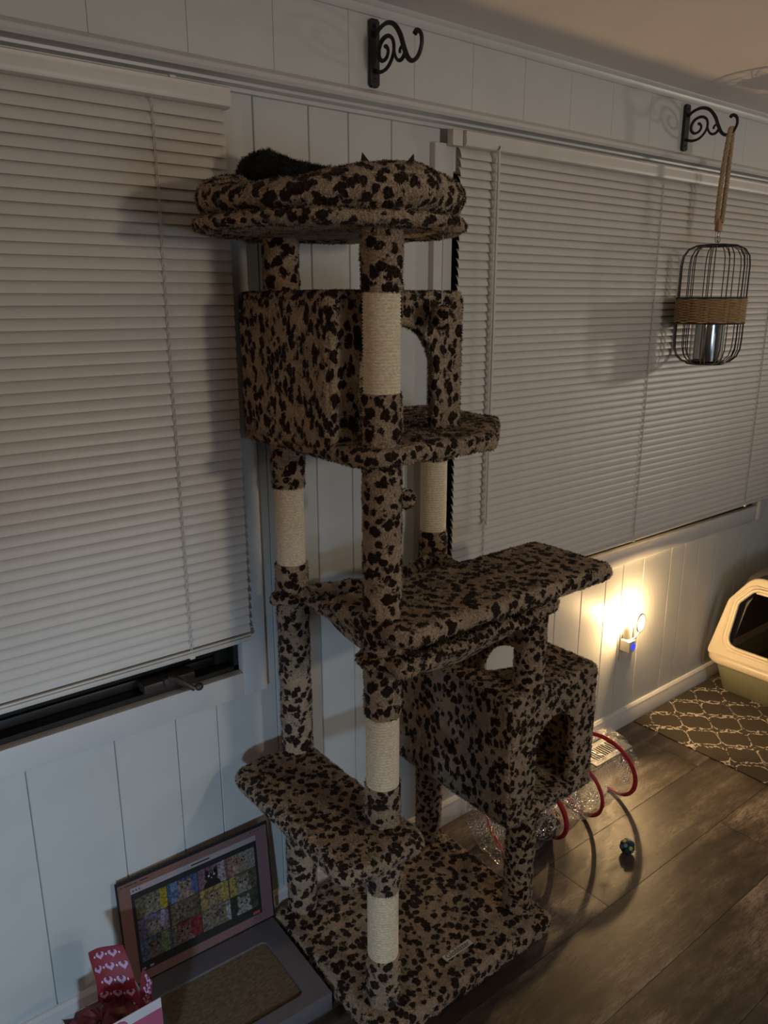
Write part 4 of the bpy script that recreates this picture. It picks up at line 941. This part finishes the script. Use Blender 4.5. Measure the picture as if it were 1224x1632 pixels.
for i, (bgc, fc, ac) in enumerate(tiles):
    r_, c_ = divmod(i, 4); x0, x1 = gx0 + c_ * tw + 0.0008, gx0 + (c_ + 1) * tw - 0.0008; y1 = gy1 - r_ * thh - 0.0008; y0 = y1 - thh + 0.0016
    for nm, cc in (('a', bgc), ('b', fc), ('c', ac)): M[f't{i}{nm}'] = plain(f'photo_print_{i}{nm}', tuple(v * 0.40 for v in cc), 0.5, 0.75, 170.0)
    mb = MB().add(scr(x0, x1, y0, y1, 0.0013, 0.0018), 0)
    W_, H_ = x1 - x0, y1 - y0; rs = random.Random(i + 5); cx, cy = (x0 + x1) / 2 + rs.uniform(-.12, .12) * W_, y0 + H_ * rs.uniform(0.50, 0.58); hr = H_ * 0.30
    def clampx(p): return (min(max(p[0], x0), x1), min(max(p[1], y0), y1))
    def flat(pts, z, mi): mb.add(xf(xf(([(*clampx(p), z) for p in pts], [list(range(len(pts)))]), SM), RZ), mi)
    flat([(cx + s * W_ * 0.5, y) for s, y in (((-0.95 if i % 2 else 0.40), y0), ((-0.45 if i % 2 else 0.95), y0), ((-0.5 if i % 2 else 0.95), y1), ((-0.95 if i % 2 else 0.5), y1))], 0.00192, 2)
    flat([(cx + hr * 1.35 * math.cos(a), y0 + hr * 1.25 * max(0, math.sin(a))) for a in [PI * k / 12 for k in range(13)]], 0.00196, 1)
    flat([(cx + hr * 1.05 * math.cos(a), cy + hr * 0.9 * math.sin(a)) for a in [2 * PI * k / 18 for k in range(18)]], 0.0020, 1)
    for s in (-1, 1):
        flat([(cx + s * hr * 0.98, cy + hr * 0.25), (cx + s * hr * 0.92, cy + hr * 1.35), (cx + s * hr * 0.25, cy + hr * 0.80)][::s], 0.0020, 1)
        flat([(cx + s * hr * 0.42 + hr * 0.17 * math.cos(a), cy + hr * 0.12 + hr * 0.20 * math.sin(a)) for a in [2 * PI * k / 10 for k in range(10)]], 0.00212, 3)
    flat([(cx - hr * 0.14, cy - hr * 0.22), (cx + hr * 0.14, cy - hr * 0.22), (cx, cy - hr * 0.42)][::-1], 0.00212, 3)
    for s in (-0.3, 0, 0.3): flat([(cx + s * hr - 0.0007, cy + hr * 0.42), (cx + s * hr + 0.0007, cy + hr * 0.42), (cx + s * hr + 0.0004, cy + hr * 0.82), (cx + s * hr - 0.0004, cy + hr * 0.82)], 0.00212, 3)
    part('photo_tile', mb, [f't{i}a', f't{i}b', f't{i}c', 'titlebar' if i == 2 else 'ink'], sp_, 0)

# ------------------------------------------------------------------ gift box with heart-printed paper
GB = thing('gift_box', 'white and pink gift carton stuffed with red heart-printed paper', 'gift box', (0.31, -0.20, 0))
bx0, bx1, by0, by1, bz = 0.262, 0.414, -0.262, -0.110, 0.218
part('carton', MB().add(rbox(bx0, bx1, by0, by0 + 0.003, 0, bz, 0.0008, 1)).add(rbox(bx0, bx1, by1 - 0.003, by1, 0, bz - 0.08, 0.0008, 1)).add(rbox(bx0, bx0 + 0.003, by0, by1, 0, bz - 0.08, 0.0008, 1)).add(rbox(bx1 - 0.003, bx1, by0, by1, 0, bz - 0.08, 0.0008, 1)).add(box(bx0, bx1, by0, by1, 0, 0.003)), 'box_white', GB)
part('pink_panel', MB().add(box(bx0 + 0.004, bx0 + 0.066, by0 - 0.0008, by0 + 0.001, 0.02, bz - 0.022)).add(box(bx0 + 0.069, bx1 - 0.001, by0 - 0.0008, by0 + 0.001, bz - 0.072, bz - 0.022)).add(box(bx0 + 0.069, bx1 - 0.001, by0 - 0.0008, by0 + 0.001, 0.02, bz - 0.082)), 'box_pink', GB)
def heart(s, n=26): return [(s * 0.0625 * 16 * math.sin(t) ** 3, s * 0.0625 * (13 * math.cos(t) - 5 * math.cos(2 * t) - 2 * math.cos(3 * t) - math.cos(4 * t))) for t in [2 * PI * i / n for i in range(n)]]
part('heart_print', xf(filled([heart(0.032)], 0.0012, 0), Matrix.Translation((bx0 + 0.052, by0 - 0.0012, bz - 0.026)) @ XZ), 'box_pink', GB)
def paper(name, P00, P10, P01, P11, seed, scale=0.017):
    """a standing sheet of heart paper between four corners"""
    def pt(u, v): 
        p = (Vector(P00).lerp(Vector(P10), u)).lerp(Vector(P01).lerp(Vector(P11), u), v); return p + Vector((0, 0.012 * math.sin(3 * u + seed), 0)) + noise.noise_vector(p * 14 + Vector((seed, 0, 0))) * 0.008
    V = []; F = []; n = 14
    for d in (0, 1):
        for i in range(n + 1):
            for j in range(n + 1): V.append(pt(i / n, j / n) + Vector((0, 0.0012 * d, 0)))
    K = (n + 1) ** 2
    for i in range(n):
        for j in range(n):
            a = i * (n + 1) + j; q = [a, a + n + 1, a + n + 2, a + 1]; F.append(q); F.append([x + K for x in q[::-1]])
    sh = part(name, (V, F), 'crimson', GB, 60)
    hm_ = MB(); wm_ = MB(); nx = 3; ny = 6
    ex = (Vector(P10) - Vector(P00)).length; ey = (Vector(P01) - Vector(P00)).length
    for i in range(nx):
        for j in range(ny):
            u, v = (i + 0.5 + 0.5 * (j % 2)) / nx, (j + 0.5) / ny
            for (sc, off, col, du, dv) in ((scale, 0.0012, hm_, 0, 0), (scale * 0.45, 0.0020, wm_, 0, 0.02)):
                lp = [(u + du + a * sc * 1.0 / ex, v + dv + b_ * sc / ey) for a, b_ in heart(1.0, 20)]
                if any(not (0.01 < a < 0.99 and 0.01 < b_ < 0.99) for a, b_ in lp): continue
                c = Vector((0, -off, 0)); col.add(([pt(u, v + dv) + c * 1.3] + [pt(a, b_) + c for a, b_ in lp], [[0, k + 1, (k + 1) % 20 + 1] for k in range(20)]))
    dm_ = MB()
    for i in range(nx + 1):
        for j in range(ny):
            u, v = (i + 0.5 * (j % 2)) / nx, (j + 0.5) / ny; a_, b2 = scale * 0.26 / ex, scale * 0.34 / ey
            if not (0.05 < u < 0.95): continue
            dm_.add(([pt(p, q) + Vector((0, -0.0014, 0)) for p, q in ((u + a_, v), (u, v + b2), (u - a_, v), (u, v - b2))], [[0, 1, 2, 3]]))
    for nm_, q_, m_ in (('diamond_print', dm_, 'white'), ('heart_print', hm_, 'lilac'), ('heart_centre_print', wm_, 'crimson')): part(nm_, q_, m_, sh, 80)['kind'] = 'stuff'
paper('heart_paper', (0.325, -0.165, 0.100), (0.408, -0.175, 0.100), (0.330, -0.128, 0.268), (0.393, -0.122, 0.258), 1.0, 0.0100)
paper('heart_paper', (0.390, -0.205, 0.170), (0.409, -0.245, 0.170), (0.400, -0.195, 0.252), (0.409, -0.240, 0.238), 4.0, 0.008)
V, F = sphere((0.318, -0.195, 0.120), 0.062, 30, 18, (1.1, 1.0, 0.85), fn=lambda d: 1 + 0.45 * abs(noise.noise(d * 4)) + 0.3 * abs(noise.noise(d * 9)))
part('crumpled_tissue', ([Vector((max(bx0 + 0.006, min(bx1 - 0.006, v.x)), max(by0 + 0.006, min(by1 - 0.006, v.y)), max(0.006, v.z))) for v in V], F), 'tissue', GB, 20)
